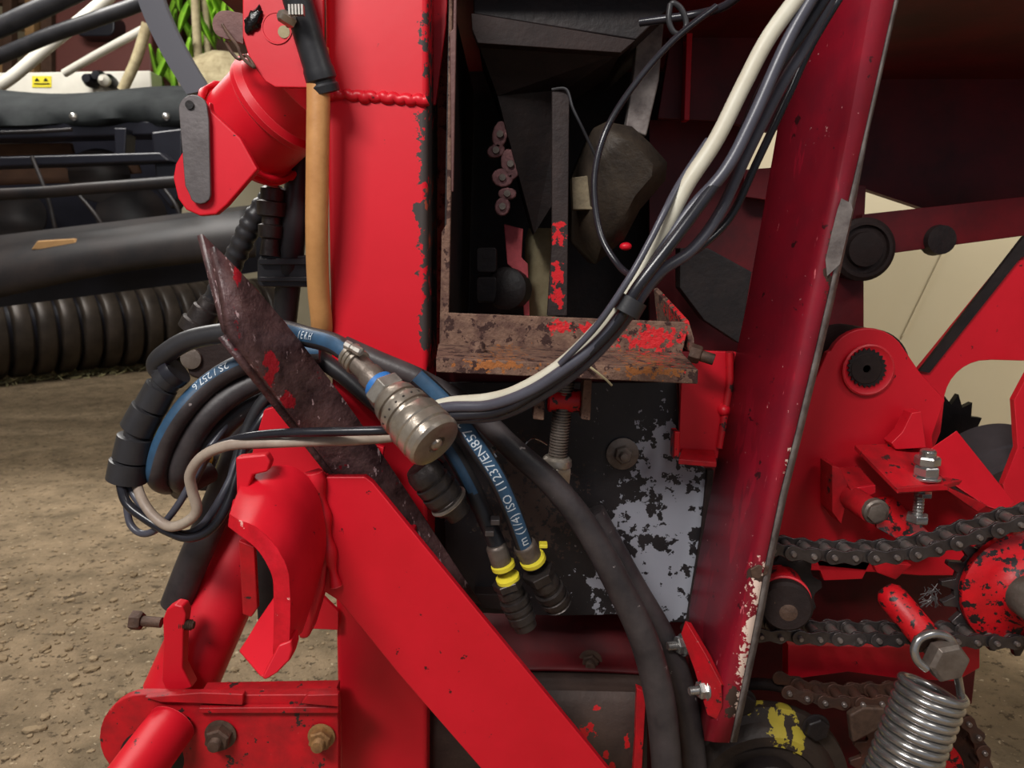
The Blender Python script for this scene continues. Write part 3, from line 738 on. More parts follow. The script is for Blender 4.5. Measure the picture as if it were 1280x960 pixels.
# ================================================================ MIDDLE HOSES WITH PRINT
hA = thing('hydraulic_hose', 'blue striped hose with white print dropping to yellow-tied coupling, right one of pair', 'hydraulic hose')
hp = [(520, 470, .665), (560, 508, .665), (592, 552, .66), (620, 596, .66), (640, 640, .665), (656, 684, .67)]
pathA = catmull([P(*p) for p in hp], 14); rA = R(12.5, .665)
bm = bm_new(); add_tube(bm, pathA, rA, 28, ref=(0, -1, 0.05), stripe=(-58, 26)); link('hose', bm, [m_rubber, m_blue], hA, smooth=40)
LA = sum((b - a).length for a, b in zip(pathA, pathA[1:]))
text_on_tube('hose_print', 'm (1/4) ISO 11237/EN857 2S', .0118, pathA, rA, (0, -1, .05), LA - .006, True, m_print, hA, ang=-.15)


def coupling(parent, px, py, d, qx, qy, qd, prof, mat, name='coupling_body', seg=28):
    a = P(px, py, d); ax = (P(qx, qy, qd) - a).normalized(); r_ = R(1, d)
    bm = bm_new(); add_lathe(bm, [(x * r_, h * r_) for x, h in prof], a, ax, seg); return link(name, bm, mat, parent, smooth=28)


FER = [(12, -2), (14.5, 0), (15.5, 2), (15.5, 34), (15, 36)]
CPL = [(18, 0), (19, 2), (19, 14), (17, 16), (17, 22), (21, 23), (21, 32), (18.5, 33), (18.5, 37), (20.5, 38), (20.5, 46), (18, 47), (18, 52), (19.5, 53), (19.5, 66), (17, 67), (17, 70), (16, 82), (13, 84)]
coupling(hA, 655, 680, .67, 700, 770, .70, FER, m_bolt, 'ferrule')
coupling(hA, 671, 712, .675, 705, 775, .70, [(21, 0), (22, 1), (22, 14), (19, 15)], m_coupdark, 'hex_nut', 6)
coupling(hA, 677, 722, .68, 712, 778, .70, CPL[:14] + [(15, 56), (14, 58)], m_coupdark)
coupling(hA, 665, 697, .672, 700, 770, .70, [(16, 0), (17.5, .5), (17.5, 6), (16, 6.5)], m_yellow, 'yellow_tie')
bm = bm_new(); add_box(bm, P(674, 686, .655), P(684, 676, .665)); link('tie_lock', bm, m_yellow, hA, bevel=.001)
hB = thing('hydraulic_hose', 'dark hose to the lower coupling with double yellow ties, left one of pair', 'hydraulic hose')
hp = [(530, 520, .70), (562, 560, .69), (585, 600, .685), (604, 640, .68), (620, 678, .675), (625, 690, .675)]
pathB = catmull([P(*p) for p in hp], 12)
bm = bm_new(); add_tube(bm, pathB, R(12, .68), 24, ref=(0, -1, .05), stripe=(-30, 30), rf=lambda t: R(12, .68))
bm.faces.ensure_lookup_table()
for f in bm.faces:
    if f.calc_center_median().z < P(600, 615, .68).z: f.material_index = 0
link('hose', bm, [m_rubber, m_blue], hB, smooth=40)
coupling(hB, 620, 682, .672, 645, 760, .68, [(11, -2), (13, 0), (14, 2), (14, 34), (13, 36)], m_bolt, 'ferrule')
coupling(hB, 634, 724, .675, 662, 792, .68, [(21, 0), (22, 1), (22, 10), (19, 12)], m_coupdark, 'hex_nut', 6)
coupling(hB, 636, 734, .677, 662, 794, .68, [(a * .95, h * .78) for a, h in CPL], m_coupdark)
for (a, c) in ((628, 704), (634, 720)):
    coupling(hB, a, c, .672, 651, 772, .68, [(14.5, 0), (16, .5), (16, 6), (14.5, 6.5)], m_yellow, 'yellow_tie')
for (a, c) in ((619, 650), (612, 664)):
    bm = bm_new(); add_box(bm, P(a - 6, c + 7, .655), P(a + 6, c - 6, .668)); link('tie_lock', bm, m_strap, hB, bevel=.001)
hC = thing('dust_cap_coupling', 'stepped dark coupling tucked under the bright nickel one', 'hose coupling')
coupling(hC, 528, 588, .66, 582, 652, .67, [(19, -8), (23, 0), (24, 4), (24, 14), (21, 15), (21, 19), (25, 20), (25, 30), (22, 31), (22, 34), (26, 35), (26, 46), (23, 47), (23, 51), (24, 52), (23, 64), (18, 66), (17, 80), (14, 82)], m_coupdark)
coupling(hC, 560, 626, .663, 582, 652, .67, [(23.3, 0), (26.7, .4), (26.7, 1.6), (23.3, 2)], m_coupler, 'retaining_ring')
# cable-ties on hose pair near post
bh = thing('rubber_hose', 'fat black rubber hose sweeping down right to the bottom edge', 'hose')
hp = [(430, 432, .72), (470, 450, .715), (530, 476, .71), (590, 512, .705), (640, 560, .70), (690, 605, .70), (735, 662, .70), (775, 735, .70), (805, 800, .70), (824, 870, .70), (832, 940, .70), (836, 1010, .70)]
path = catmull([P(*p) for p in hp], 12)
bm = bm_new(); add_tube(bm, path, .012, 24, rf=lambda t: R(13 + 8 * max(0, min(1, (t - .2) * 1.6)), .70)); link('hose', bm, m_rubberd, bh, smooth=40)
tag(tube('rubber_hose', [(395, 445, .745), (430, 470, .74), (470, 505, .735), (520, 540, .735), (560, 570, .735)], 11, m_rubber, seg=18), 'black hose slipping under the nickel coupling against the post', 'hose')
tag(tube('rubber_hose', [(740, 640, .76), (790, 730, .76), (830, 800, .76), (858, 880, .76), (872, 1000, .76)], 17, m_rubberd, seg=20), 'second thick black hose, half hidden behind the fat one', 'hose')
cw = thing('hose_clip', 'small zinc clip holding hose against the black panel', 'clip')
coupling(cw, 612, 562, .705, 622, 574, .70, [(8, 0), (9, 1), (9, 7), (5, 9), (4, 14)], m_zinc, 'clip_nut', 12)
tag(tube('wire', [(684, 556, .79), (668, 548, .785), (658, 554, .78), (656, 566, .78), (664, 572, .785)], 1.1, m_zinc, seg=6), 'thin curled wire beside the threaded rod', 'wire')

# ================================================================ CENTRE: CHAMBER, SHELF, BLACK PANEL
pn = thing('metal_sheet', 'black panel with flaking grey patches under the rusty shelf', 'metal sheet')
bm = bm_new(); add_plate(bm, [(548, 478), (846, 478), (850, 560), (884, 588), (878, 660), (858, 778), (835, 778), (790, 768), (700, 770), (560, 765)], .82, .006)
link('panel_sheet', bm, m_panel, pn, bevel=.001)
bm = bm_new(); add_plate(bm, [(534, 500), (560, 500), (572, 768), (534, 768)], .828, .006); link('side_flange', bm, m_dark, pn)
plate('edge_strip', [(884, 588), (893, 588), (872, 770), (862, 800), (852, 790), (858, 778), (877, 662)], .815, .012, m_darkbrown, pn)
plate('top_strip', [(534, 456), (850, 462), (850, 540), (700, 530), (534, 530)], .838, .004, m_red_shade, pn)
bolt(pn, 778, 567, .818, (0, -1, 0), 12, 9, m_bolt, 21, 10, 6)
# bottom shroud (dark red curved), housing
sh = thing('gearbox_housing', 'grime-covered brown housing with red paint flecks at bottom centre', 'housing')
rowsq = []
for (yy, dd) in ((760, .90), (790, .875), (820, .85), (838, .835), (845, .82)):
    rowsq.append([P(x, yy - 6 * math.sin((x - 540) / 280 * math.pi), dd) for x in range(530, 861, 30)])
bm = bm_new(); add_ribbon(bm, rowsq); link('upper_shroud', bm, m_red_shade, sh, smooth=50, solid=.004)
rowsq = []
for (yy, dd) in ((838, .83), (852, .815), (858, .81), (866, .79), (880, .782), (920, .78), (1010, .78)):
    rowsq.append([P(x, yy + .02 * (x - 700), dd) for x in (530, 600, 680, 740, 790, 802, 808)])
bm = bm_new(); add_ribbon(bm, rowsq); link('front_cover', bm, m_housing, sh, smooth=50, solid=.004)
bolt(sh, 738, 826, .84, (-.1, -1, .05), 12, 8, m_boltrust, 16, 10, 7)
plate('flange', [(796, 860), (808, 866), (800, 1010), (788, 1010), (794, 930)], .765, .01, m_red_worn, sh)
plate('left_cheek', [(536, 860), (560, 860), (640, 960), (660, 1010), (536, 1010)], .86, .01, m_housing, sh)
plate('left_edge', [(534, 840), (544, 840), (544, 1010), (534, 1010)], .80, .06, m_dark, sh)
plate('stop_block', [(592, 742), (640, 744), (640, 764), (594, 760)], .80, .02, m_darkbrown, sh)

# shelf
sf = thing('rusty_shelf', 'rusted brown angle shelf crossing the dark opening at centre', 'shelf')
zt = 0
bm = bm_new()
top = [P(545, 447, .665), P(873, 462, .665), P(853, 441, .77), P(548, 429, .77)]
add_prism(bm, top, (0, 0, -.0135)); link('ledge', bm, m_rust, sf, bevel=.0012)
bm = bm_new(); add_plate(bm, [(557, 391), (862, 403), (852, 445), (548, 436)], .77, .006); link('upstand', bm, m_rust, sf, bevel=.001)
bm = bm_new(); add_prism(bm, [P(855, 403, .77), P(862, 425, .77), P(862, 440, .77), P(822, 410, .90), P(817, 361, .90)], (.005, 0, .002)); link('end_plate', bm, m_rust, sf, bevel=.001)
bm = bm_new(); o = P(596, 440, .715); add_lathe(bm, [(.0085, -.004), (.0085, .007), (.006, .0105), (.002, .0115)], o, (0, 0, 1), 14); link('rivet', bm, m_rust, sf, smooth=40)
bm = bm_new(); o = P(862, 440, .765); add_hex(bm, o, (1, -.3, -.3), .010, .012); add_lathe(bm, [(.006, 0), (.006, .026)], o, (1, -.3, -.3), 14); link('bolt', bm, m_boltrust, sf, bevel=.0008)
tag(tube('straw', [(728, 452, .66), (742, 462, .655), (757, 474, .655), (765, 482, .655)], 1.6, m_straw, seg=6), 'short yellow straw caught under the cable bundle on the shelf', 'straw')
# adjusting clevis + threaded rod
cv = thing('adjusting_screw', 'threaded adjusting rod with big nut hanging under the shelf', 'adjusting screw')
ra_ = P(708, 462, .735); rb_ = P(697, 570, .735); ax = rb_ - ra_
bm = bm_new(); prof = []; n = 30
for i in range(n):
    prof += [(.0098, ax.length * i / n), (.0098, ax.length * (i + .45) / n), (.0082, ax.length * (i + .55) / n), (.0082, ax.length * (i + .95) / n)]
add_lathe(bm, prof, ra_, ax, 22); link('threaded_rod', bm, m_bolt, cv, smooth=25)
bm = bm_new(); add_lathe(bm, [(.012, 0), (.0148, .003), (.0155, .008), (.0155, .010)], rb_, ax, 22); add_lathe(bm, [(.0158, .010), (.0164, .013), (.0164, .026), (.0150, .030)], rb_, ax, 6, rot=.5)
add_lathe(bm, [(.011, .03), (.010, .034)], rb_, ax, 6, rot=.5); link('nut', bm, m_coupler, cv, bevel=.0006)
bm = bm_new(); add_lathe(bm, [(R(13, .73), 0), (R(15, .73), .002), (R(15, .73), .032), (R(13, .73), .034)], P(684, 500, .735), P(730, 501, .735) - P(684, 500, .735), 24); link('barrel', bm, m_red_chip, cv, smooth=30)
for (a, c) in ((666, 682), (726, 740)):
    plate('clevis_cheek', [(a + 4, 474), (c, 474), (c - 2, 526), (a, 524)], .715, .03, m_rust, cv)
# right red box at end of shelf
rb = thing('mounting_box', 'red mounting box with welds between shelf end and guard', 'bracket')
plate('box_face', [(862, 438), (921, 440), (918, 470), (900, 575), (884, 568), (848, 566), (852, 470), (866, 462)], .80, .006, m_red, rb)
bm = bm_new(); add_prism(bm, [P(848, 574, .775), P(896, 578, .775), P(893, 562, .80), P(852, 560, .80)], (0, 0, -.006)); link('box_lip', bm, m_red_worn, rb, bevel=.001)
plate('box_edge', [(843, 540), (850, 540), (849, 574), (842, 574)], .775, .02, m_red_chip, rb)
bm = bm_new(); add_lathe(bm, [(R(9, .78), 0), (R(8, .78), .006), (R(3, .78), .010)], P(905, 512, .80), (-.2, -1, 0), 16); link('weld_blob', bm, m_red, rb, smooth=60)
tube('weld_bead', [(912, 440, .797), (912, 480, .797), (906, 520, .797), (900, 560, .797)], 5, m_red_worn, rb)

# chamber walls
ch = thing('elevator_housing', 'dark open housing between post and guard with rusty edges', 'housing')
bm = bm_new(); add_prism(bm, [P(553, 450, .775), P(561, 0, .775), P(561, 0, .775) + Vector((0, .42, 0)), P(553, 450, .775) + Vector((0, .42, 0))], (.003, 0, 0)); link('left_wall', bm, m_dark, ch)
plate('left_edge', [(552, 290), (558, 280), (562, -60), (566, -60), (564, 240), (561, 392), (549, 436)], .772, .008, m_rust, ch)
plate('gap_backing', [(536, -60), (566, -60), (560, 480), (534, 480)], .90, .01, m_rust, ch)
bm = bm_new(); add_box(bm, (P(552, 0, .8).x - .02, 1.20, .45), (P(885, 300, 1.2).x, 1.21, 1.075)); link('back_wall', bm, m_dark, ch)
bm = bm_new(); add_box(bm, (P(552, 0, .8).x, .86, .48), (P(845, 300, .82).x, 1.2, .50)); link('floor_plate', bm, m_dark, ch)
plate('hinge_strap', [(562, 40), (566, 36), (568, -60), (572, -60), (570, 75), (567, 240), (564, 240)], .765, .004, m_tagb, ch)

hp_ = thing('hopper_chute', 'dark rust-coated feed chute tapering down inside the opening', 'chute')
bm = bm_new()
add_prism(bm, [P(589, -60, .84), P(842, -60, .84), P(840, 8, .84), P(795, 50, .84), P(592, 18, .84)], (0, .25, 0)); link('upper_box', bm, m_dark, hp_, bevel=.002)
bm = bm_new()
add_prism(bm, [P(589, 16, .832), P(795, 50, .832), P(776, 66, .832), P(597, 54, .832), P(590, 36, .832)], (0, .02, 0)); link('rim_strip', bm, m_darkbrown, hp_, bevel=.001, label='crusty lighter rim of the chute')
bm = bm_new()
f_ = [P(598, 54, .845), P(776, 66, .845), P(706, 112, .90), P(700, 240, .93), P(668, 292, .95), P(648, 220, .93), P(622, 120, .89)]
b_ = [p + Vector((0, .12, 0)) for p in f_]
va = [bm.verts.new(p) for p in f_]; vb = [bm.verts.new(p) for p in b_]
bm.faces.new(va); bm.faces.new(vb[::-1])
for i in range(7): bm.faces.new((va[i], vb[i], vb[(i + 1) % 7], va[(i + 1) % 7]))
link('funnel', bm, m_dark, hp_)
fb = plate('flat_bar', [(690, 112), (712, 112), (709, 395), (684, 395), (690, 300)], .87, .012, M('chipped_bar', (36, 28, 28), .6, .0, spec=.25, var=(58, 46, 43), vscale=30, bump=.4,
           patches=({'col': (190, 26, 34), 'rough': .6, 'scale': 130, 'amp': 1.7, 'sharp': 20, 'pts': [(698, 290, .87, 9, 16), (697, 345, .87, 9, 16), (697, 370, .87, 9, 14)]},)))
tag(fb, 'upright dark flat bar with red paint chips behind the shelf', 'bar')
# elevator chain hint
ec = thing('conveyor_chain', 'worn pinkish conveyor chain hanging deep in the dark opening', 'chain')
m_pink = M('dusty_pink_steel', (140, 96, 96), .5, .3, var=(70, 40, 42), vscale=60, vamt=.8, bump=.4)
for (x, y, wx, wy, a) in ((625, 168, 10, 18, 10), (620, 188, 12, 9, -20), (638, 205, 12, 20, -12), (628, 222, 14, 12, 10), (634, 242, 12, 8, 0), (628, 258, 10, 12, 10)):
    bm = bm_new(); pts = arc_pts(0, 0, wx, wy, 0, 330, 11); ca, sa = math.cos(math.radians(a)), math.sin(math.radians(a))
    add_plate(bm, [(x + px * ca - py * sa, y + px * sa + py * ca) for px, py in pts], .93, .012); lkq = link('chain_link', bm, m_pink, ec, bevel=.002)
    bm = bm_new(); add_lathe(bm, [(R(4.5, .93), 0), (R(4, .93), .005)], P(x, y, .93), (0, -1, 0), 14); link('pin', bm, m_bolt, lkq, smooth=40)
rs = thing('feed_roller', 'pale fibrous roller with pink end plate seen through the opening', 'roller')
bm = bm_new(); add_lathe(bm, [(R(18, 1.05), 0), (R(21, 1.05), .01), (R(20, 1.05), .11), (R(16, 1.05), .125)], P(676, 398, 1.05), (0, 0, 1), 28); link('roller_body', bm, m_straw, rs, smooth=40)
plate('end_plate', [(630, 280), (654, 286), (652, 322), (660, 330), (662, 395), (655, 395), (652, 345), (634, 330)], .98, .01, M('pink_primer', (205, 90, 96), .6, var=(150, 50, 60), vscale=60, bump=.3), rs)
gb = thing('drive_hub', 'black hub with square blocks low inside the dark opening', 'hub')
bm = bm_new(); add_lathe(bm, [(R(26, .98), 0), (R(26, .98), .03), (R(20, .98), .034)], P(640, 362, .99), (-.3, -1, .1), 24); link('hub_disc', bm, m_dark, gb, smooth=40)
for y in (325, 362): plate('block', round_rect(608, y, 26, 32, 5), .96, .03, m_dark, gb, bevel=.002)
# steel bar and gear cover
tag(plate('steel_bar', [(800, 12), (832, 8), (824, 100), (808, 170), (782, 160), (792, 90)], .90, .02, m_steel_bare, None, bevel=.002), 'dull grey steel bar standing behind the thin black cable', 'bar')
gc = thing('cast_cover', 'olive brown cast cover with pointed corner behind the bowed cable', 'cover')
bm = bm_new()
fr_ = [P(742, 160, .90), P(758, 152, .89), P(790, 158, .88), (P(812, 178, .88)), P(834, 203, .885), P(832, 225, .885), P(800, 262, .90), P(780, 300, .92), P(745, 330, .94), P(718, 300, .94), P(716, 220, .93)]
ctr = P(775, 215, .865)
va = [bm.verts.new(p) for p in fr_]; vb = [bm.verts.new(p + Vector((0, .09, 0))) for p in fr_]; vi = [bm.verts.new(p.lerp(ctr, .35) + Vector((0, -.012, 0))) for p in fr_]
nn = len(va)
bm.faces.new(vi)
for i in range(nn):
    j = (i + 1) % nn; bm.faces.new((va[i], va[j], vi[j], vi[i])); bm.faces.new((va[i], vb[i], vb[j], va[j]))
link('cover_shell', bm, M('olive_grime', (56, 46, 36), .6, .1, var=(32, 26, 23), vscale=30, vamt=.8, bump=.6, bscale=120), gc, smooth=50)
plate('cover_foot', [(714, 222), (745, 218), (742, 262), (716, 262)], .90, .02, M('pale_grime', (120, 108, 86), .8, var=(70, 60, 48), vscale=60, bump=.6), gc)
tag(tube('thin_pipe', [(690, 112, .87), (708, 112, .865), (716, 135, .86), (728, 160, .86), (745, 196, .87)], 1.8, m_rubber, seg=8), 'thin dark pipe hooking over from the flat bar to cover', 'pipe')
bm = bm_new(); bmesh.ops.create_icosphere(bm, subdivisions=2, radius=.0065, matrix=Matrix.Translation(P(782, 308, .92)) @ Matrix.Diagonal((1.2, 1, .8, 1)))
tag(link('grease_nipple', bm, m_red, None, smooth=60), 'tiny red knob in the dark behind cables', 'knob')

# ================================================================ BODY BEHIND, TOP RIGHT
bd = thing('grain_hopper', 'large red hopper at upper right, darkened in colour for shade', 'hopper')
plate('body_panel', [(828, -80), (1010, -80), (1010, 150), (960, 165), (905, 152), (822, 148), (836, 60)], 1.02, .01, m_red_shade, bd)
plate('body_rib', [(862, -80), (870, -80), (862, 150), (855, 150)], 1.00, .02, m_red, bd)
bm = bm_new(); add_plate(bm, [(1060, -120), (1420, -120), (1420, 262), (1280, 262), (1171, 266), (1084, 237), (1060, 228)], 1.25, .02); link('back_panel', bm, m_red_shade, bd)
bm = bm_new(); add_box(bm, (-.32, .86, 1.075), (1.3, 1.75, 1.09)); add_box(bm, (P(536, 0, .75).x, .80, 1.075), (1.3, .86, 1.09)); link('shade_roof', bm, m_red_shade, bd)  # roof added to keep the lamps off the interior
bm = bm_new(); add_box(bm, (1.28, .80, .5), (1.3, 1.75, 1.08)); link('side_wall', bm, m_red_shade, bd)
bm = bm_new(); add_box(bm, (P(536, 0, .75).x, .80, 1.09), (1.3, .81, 1.4)); link('shade_valance', bm, m_red_shade, bd)  # valance added above the view to block front light
bm = bm_new(); add_plate(bm, [(812, 150), (925, 152), (930, 228), (1060, 234), (1060, 256), (1030, 262), (1030, 460), (862, 440), (812, 400)], 1.10, .01); link('inner_panel', bm, m_red_shade, bd)
plate('inner_rail', [(930, 212), (985, 208), (1040, 205), (1040, 262), (930, 246)], 1.06, .02, m_red_shade, bd)
plate('inner_rail', [(1078, 268), (1280, 246), (1420, 232), (1420, 268), (1278, 295), (1105, 318), (1070, 330)], 1.08, .02, m_red_shade, bd)
plate('upright', [(1035, 225), (1083, 232), (1080, 290), (1080, 430), (1030, 430)], 1.10, .02, m_red_shade, bd)
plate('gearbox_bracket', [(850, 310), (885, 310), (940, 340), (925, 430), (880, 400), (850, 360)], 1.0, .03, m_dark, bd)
plate('inner_wall', [(840, 440), (1010, 440), (1000, 560), (960, 900), (800, 900), (840, 600)], 1.05, .01, m_red_shade, bd)
# bearing
be = thing('shaft_bearing', 'round dark brown bearing on upright right behind the guard', 'bearing')
bm = bm_new(); r_ = R(1, 1.05); add_lathe(bm, [(38 * r_, 0), (39 * r_, .01), (39 * r_, .03), (34 * r_, .034), (30 * r_, .034), (29 * r_, .028), (22 * r_, .028), (21 * r_, .036), (3 * r_, .038)], P(1068, 312, 1.09), (0, -1, 0), 40); link('bearing_ring', bm, m_darkbrown, be, smooth=30)
bm = bm_new(); add_lathe(bm, [(20 * r_, 0), (18 * r_, .02)], P(1168, 300, 1.09), (0, -1, 0), 20); tag(link('rubber_bump', bm, m_dark, None, smooth=30), 'dark round boss on the upper dark red rail', 'boss')

# ================================================================ RIGHT: SIDE PLATE & BRACKETS
sp = thing('drive_side_plate', 'bright red side plate with splined round hole behind the guard', 'side plate')
bm = bm_new()
add_plate(bm, [(985, 560), (1012, 490), (1034, 440)] + arc_pts(1085, 460, 52, 50, 205, 320, 9) + [(1150, 465), (1182, 500), (1166, 545), (1170, 600), (1290, 660), (1290, 720), (1150, 720), (1100, 716), (960, 712), (950, 700)], .90, .010)
link('plate_sheet', bm, m_red, sp, bevel=.002)
r_ = R(1, .89)
bm = bm_new(); add_lathe(bm, [(33 * r_, 0), (33 * r_, .004), (31 * r_, .005), (27 * r_, .003), (25 * r_, .003)], P(1084, 462, .898), (0, -1, 0), 48); link('boss_ring', bm, m_red, sp, smooth=30)
bm = bm_new()
pts = []
for k in range(48):
    a = 2 * math.pi * k / 48; rr_ = (25 if (k // 1) % 2 else 21.5); pts.append((1084 + rr_ * math.cos(a), 460 + rr_ * math.sin(a)))
add_plate(bm, pts, .892, .003); spl = link('splined_bore', bm, m_dark, sp, bevel=0, label='dark toothed bore')
bm = bm_new(); add_lathe(bm, [(20 * r_, 0), (19 * r_, .001), (5 * r_, .0016), (4 * r_, -.002)], P(1083, 461, .892), (0, -1, 0), 28); link('shaft_end', bm, m_darkbrown, spl, smooth=30)
# cylindrical boss going back at left of top
bm = bm_new(); add_lathe(bm, [(54 * r_, 0), (52 * r_, .09), (40 * r_, .095)], P(1085, 463, .912), (0, 1, 0), 44); link('boss_drum', bm, m_darkbrown, sp, smooth=30)

ar = thing('support_plate', 'red support plate with curved cut-out against the cream wall', 'support plate')
bm = bm_new()
add_plate(bm, [(1150, 462), (1290, 290), (1420, 180), (1420, 460), (1280, 451), (1240, 450)] + arc_pts(1235, 505, 55, 55, 270, 180, 8)[1:] + [(1176, 540), (1168, 560), (1140, 540), (1140, 480)], .96, .012)
link('arm_sheet', bm, m_red, ar, bevel=.001)
bm = bm_new(); add_plate(bm, [(1150, 464), (1280, 296), (1290, 290), (1288, 318), (1276, 322), (1162, 466)], .955, .006); link('dark_edge', bm, m_dark, ar, label='dark edge thickness of the arm')  # plate edge thickness as a separate dark strip
plate('arm_post', [(1268, 500), (1300, 440), (1300, 640), (1262, 640), (1254, 606), (1272, 560)], .92, .01, m_red, ar)

m_drum = M('grey_drum_steel', (72, 66, 68), .4, .2, var=(50, 44, 46), vscale=16, vamt=.6, bump=.15, bscale=60)
dr = thing('belt_drum', 'dark grey round drum with toothed gear above it', 'drum')
r_ = R(1, 1.02)
bm = bm_new(); add_lathe(bm, [(70 * r_, 0), (74 * r_, .004), (74 * r_, .05), (76 * r_, .052), (76 * r_, .058), (73 * r_, .060), (72 * r_, .085), (66 * r_, .09), (30 * r_, .09), (26 * r_, .10), (4 * r_, .10)], P(1224, 584, 1.07), (0, -1, -.38), 64); link('drum_body', bm, m_drum, dr, smooth=30)
bm = bm_new(); pts = []
for k in range(28):
    a = 2 * math.pi * k / 28; rr_ = 56 if k % 2 else 42; pts.append((1190 + rr_ * .75 * math.cos(a + .2), 548 + rr_ * math.sin(a + .2)))
add_plate(bm, pts, 1.12, .01); link('gear', bm, m_dark, dr)
bm = bm_new(); add_lathe(bm, [(8 * r_, 0), (8 * r_, .003), (5 * r_, .004)], P(1258, 572, .985), (0, -1, 0), 16); link('drum_bolt', bm, m_dark, dr, smooth=30)

bk = thing('tensioner_bracket', 'red folded bracket with chipped edges and zinc adjusting bolt', 'bracket')
bm = bm_new(); add_prism(bm, [P(1068, 556, .88), P(1118, 554, .885), P(1150, 552, .885), P(1205, 600, .85), P(1170, 608, .815), P(1122, 611, .80)], (0, 0, -.006)); link('top_plate', bm, m_red_worn, bk, bevel=.001)
plate('upstand', [(1114, 554), (1128, 540), (1140, 516), (1152, 514), (1158, 560), (1120, 562)], .868, .02, m_red, bk)
bm = bm_new(); add_prism(bm, [P(1164, 560, .87), P(1196, 538, .88), P(1268, 628, .86), P(1255, 640, .84), P(1232, 632, .83), P(1172, 592, .845)], (.002, .006, -.003)); link('side_wing', bm, m_red, bk, bevel=.001)
bm = bm_new(); add_prism(bm, [P(1120, 610, .80), P(1178, 606, .81), P(1235, 632, .825), P(1222, 640, .825), P(1184, 613, .812), P(1124, 616, .80)], (0, .005, 0)); link('front_lip', bm, m_red_worn, bk, bevel=.0008)
nb = P(1157, 598, .835)
bm = bm_new(); add_lathe(bm, [(.0155, -.001), (.0165, .000), (.0165, .003), (.0135, .0035)], nb, (0, 0, 1), 28); add_lathe(bm, [(.0135, .0035), (.0148, .005), (.0148, .014), (.013, .016)], nb, (0, 0, 1), 6); add_lathe(bm, [(.013, .016), (.0142, .0175), (.0142, .025), (.0125, .0275)], nb, (0, 0, 1), 6, rot=.5); add_lathe(bm, [(.009, .027), (.009, .033), (.007, .035)], nb, (0, 0, 1), 20)
link('lock_nut', bm, m_zinc, bk, bevel=.0006)
bm = bm_new(); nb2 = P(1150, 612, .83); pr = []
for i in range(9): pr += [(.0062, .004 * i), (.0062, .004 * i + .002), (.0052, .004 * i + .0025), (.0052, .004 * i + .0038)]
add_lathe(bm, pr, nb2, (0, 0, -1), 18); add_lathe(bm, [(.012, .030), (.013, .032), (.013, .038), (.0115, .040)], nb2, (0, 0, -1), 6); add_lathe(bm, [(.0105, .003), (.0105, .008)], nb2 + Vector((.004, 0, .0)), (0, 0, -1), 6)
link('adjusting_bolt', bm, m_zinc, bk, bevel=.0005)
bm = bm_new(); add_prism(bm, [P(1094, 624, .87), P(1118, 622, .87), P(1168, 672, .84), P(1140, 684, .83), P(1095, 660, .85)], (.002, .008, 0)); link('lower_strap', bm, m_red_chip, bk, bevel=.001)

bx = thing('pin_block', 'small red box bracket holding a short round pin', 'bracket')
plate('block_side', [(1040, 582), (1050, 585), (1062, 610), (1052, 656), (1040, 640)], .855, .035, m_red_worn, bx)
bm = bm_new(); add_prism(bm, [P(1046, 584, .885), P(1074, 583, .885), P(1094, 606, .855), P(1064, 612, .845)], (0, 0, -.004)); link('block_top', bm, m_red_worn, bx, bevel=.001)
plate('block_front', [(1062, 611), (1095, 606), (1095, 616), (1066, 632)], .848, .006, m_red, bx)
ax = P(1096, 641, .80) - P(1062, 618, .86); r_ = R(1, .83)
bm = bm_new(); add_lathe(bm, [(15 * r_, 0), (16 * r_, .001), (16 * r_, ax.length * .82), (15.5 * r_, ax.length * .84), (13, 0)][:4], P(1062, 620, .86), ax, 28); link('pin', bm, m_red_worn, bx, smooth=30)
bm = bm_new(); o = P(1091, 637, .812); add_lathe(bm, [(15 * r_, 0), (16.5 * r_, .001), (16.5 * r_, .008), (14 * r_, .010), (3 * r_, .0105)], o, ax, 28); hb2 = link('pin_cap', bm, m_bolt, bx, smooth=30)
bm = bm_new(); add_hex(bm, P(1095, 641, .80), ax, 13 * r_, .004); link('hex_head', bm, m_bolt, hb2, bevel=.0005)

# idler
il = thing('idler_roller', 'red idler hub with round brown end cap between the chains', 'idler')
ax = P(982, 754, .735) - P(974, 728, .79); r_ = R(1, .75)
bm = bm_new(); add_lathe(bm, [(28 * r_, 0), (30 * r_, .004), (30 * r_, ax.length * .62)], P(974, 730, .79), ax, 36); link('hub', bm, m_red_chip, il, smooth=30)
bm = bm_new(); add_lathe(bm, [(32 * r_, 0), (34 * r_, .002), (34 * r_, .007), (32.5 * r_, .008)], P(980, 747, .755), ax, 40); link('red_ring', bm, m_red, il, smooth=30)
bm = bm_new(); add_lathe(bm, [(32 * r_, 0), (33.5 * r_, .002), (33.5 * r_, .012), (30 * r_, .016), (3 * r_, .0165)], P(981, 752, .745), ax, 44); ec_ = link('end_cap', bm, m_darkbrown, il, smooth=30)
bm = bm_new(); add_lathe(bm, [(14 * r_, 0), (13 * r_, .003), (9 * r_, .0045), (1 * r_, .0045)], P(985, 764, .732), ax, 24); add_box(bm, P(968, 755, .732), P(994, 751, .735)); link('cap_screw', bm, m_boltrust, ec_, smooth=30)
# sprocket teeth of idler
bm = bm_new(); pts = []
for k in range(32):
    a = 2 * math.pi * k / 32; rr_ = (44, 36, 36, 44)[k % 4]; pts.append((984 + rr_ * math.cos(a), 735 + rr_ * math.sin(a)))
add_plate(bm, pts, .79, .008); link('sprocket_teeth', bm, m_dark, il, bevel=.001)

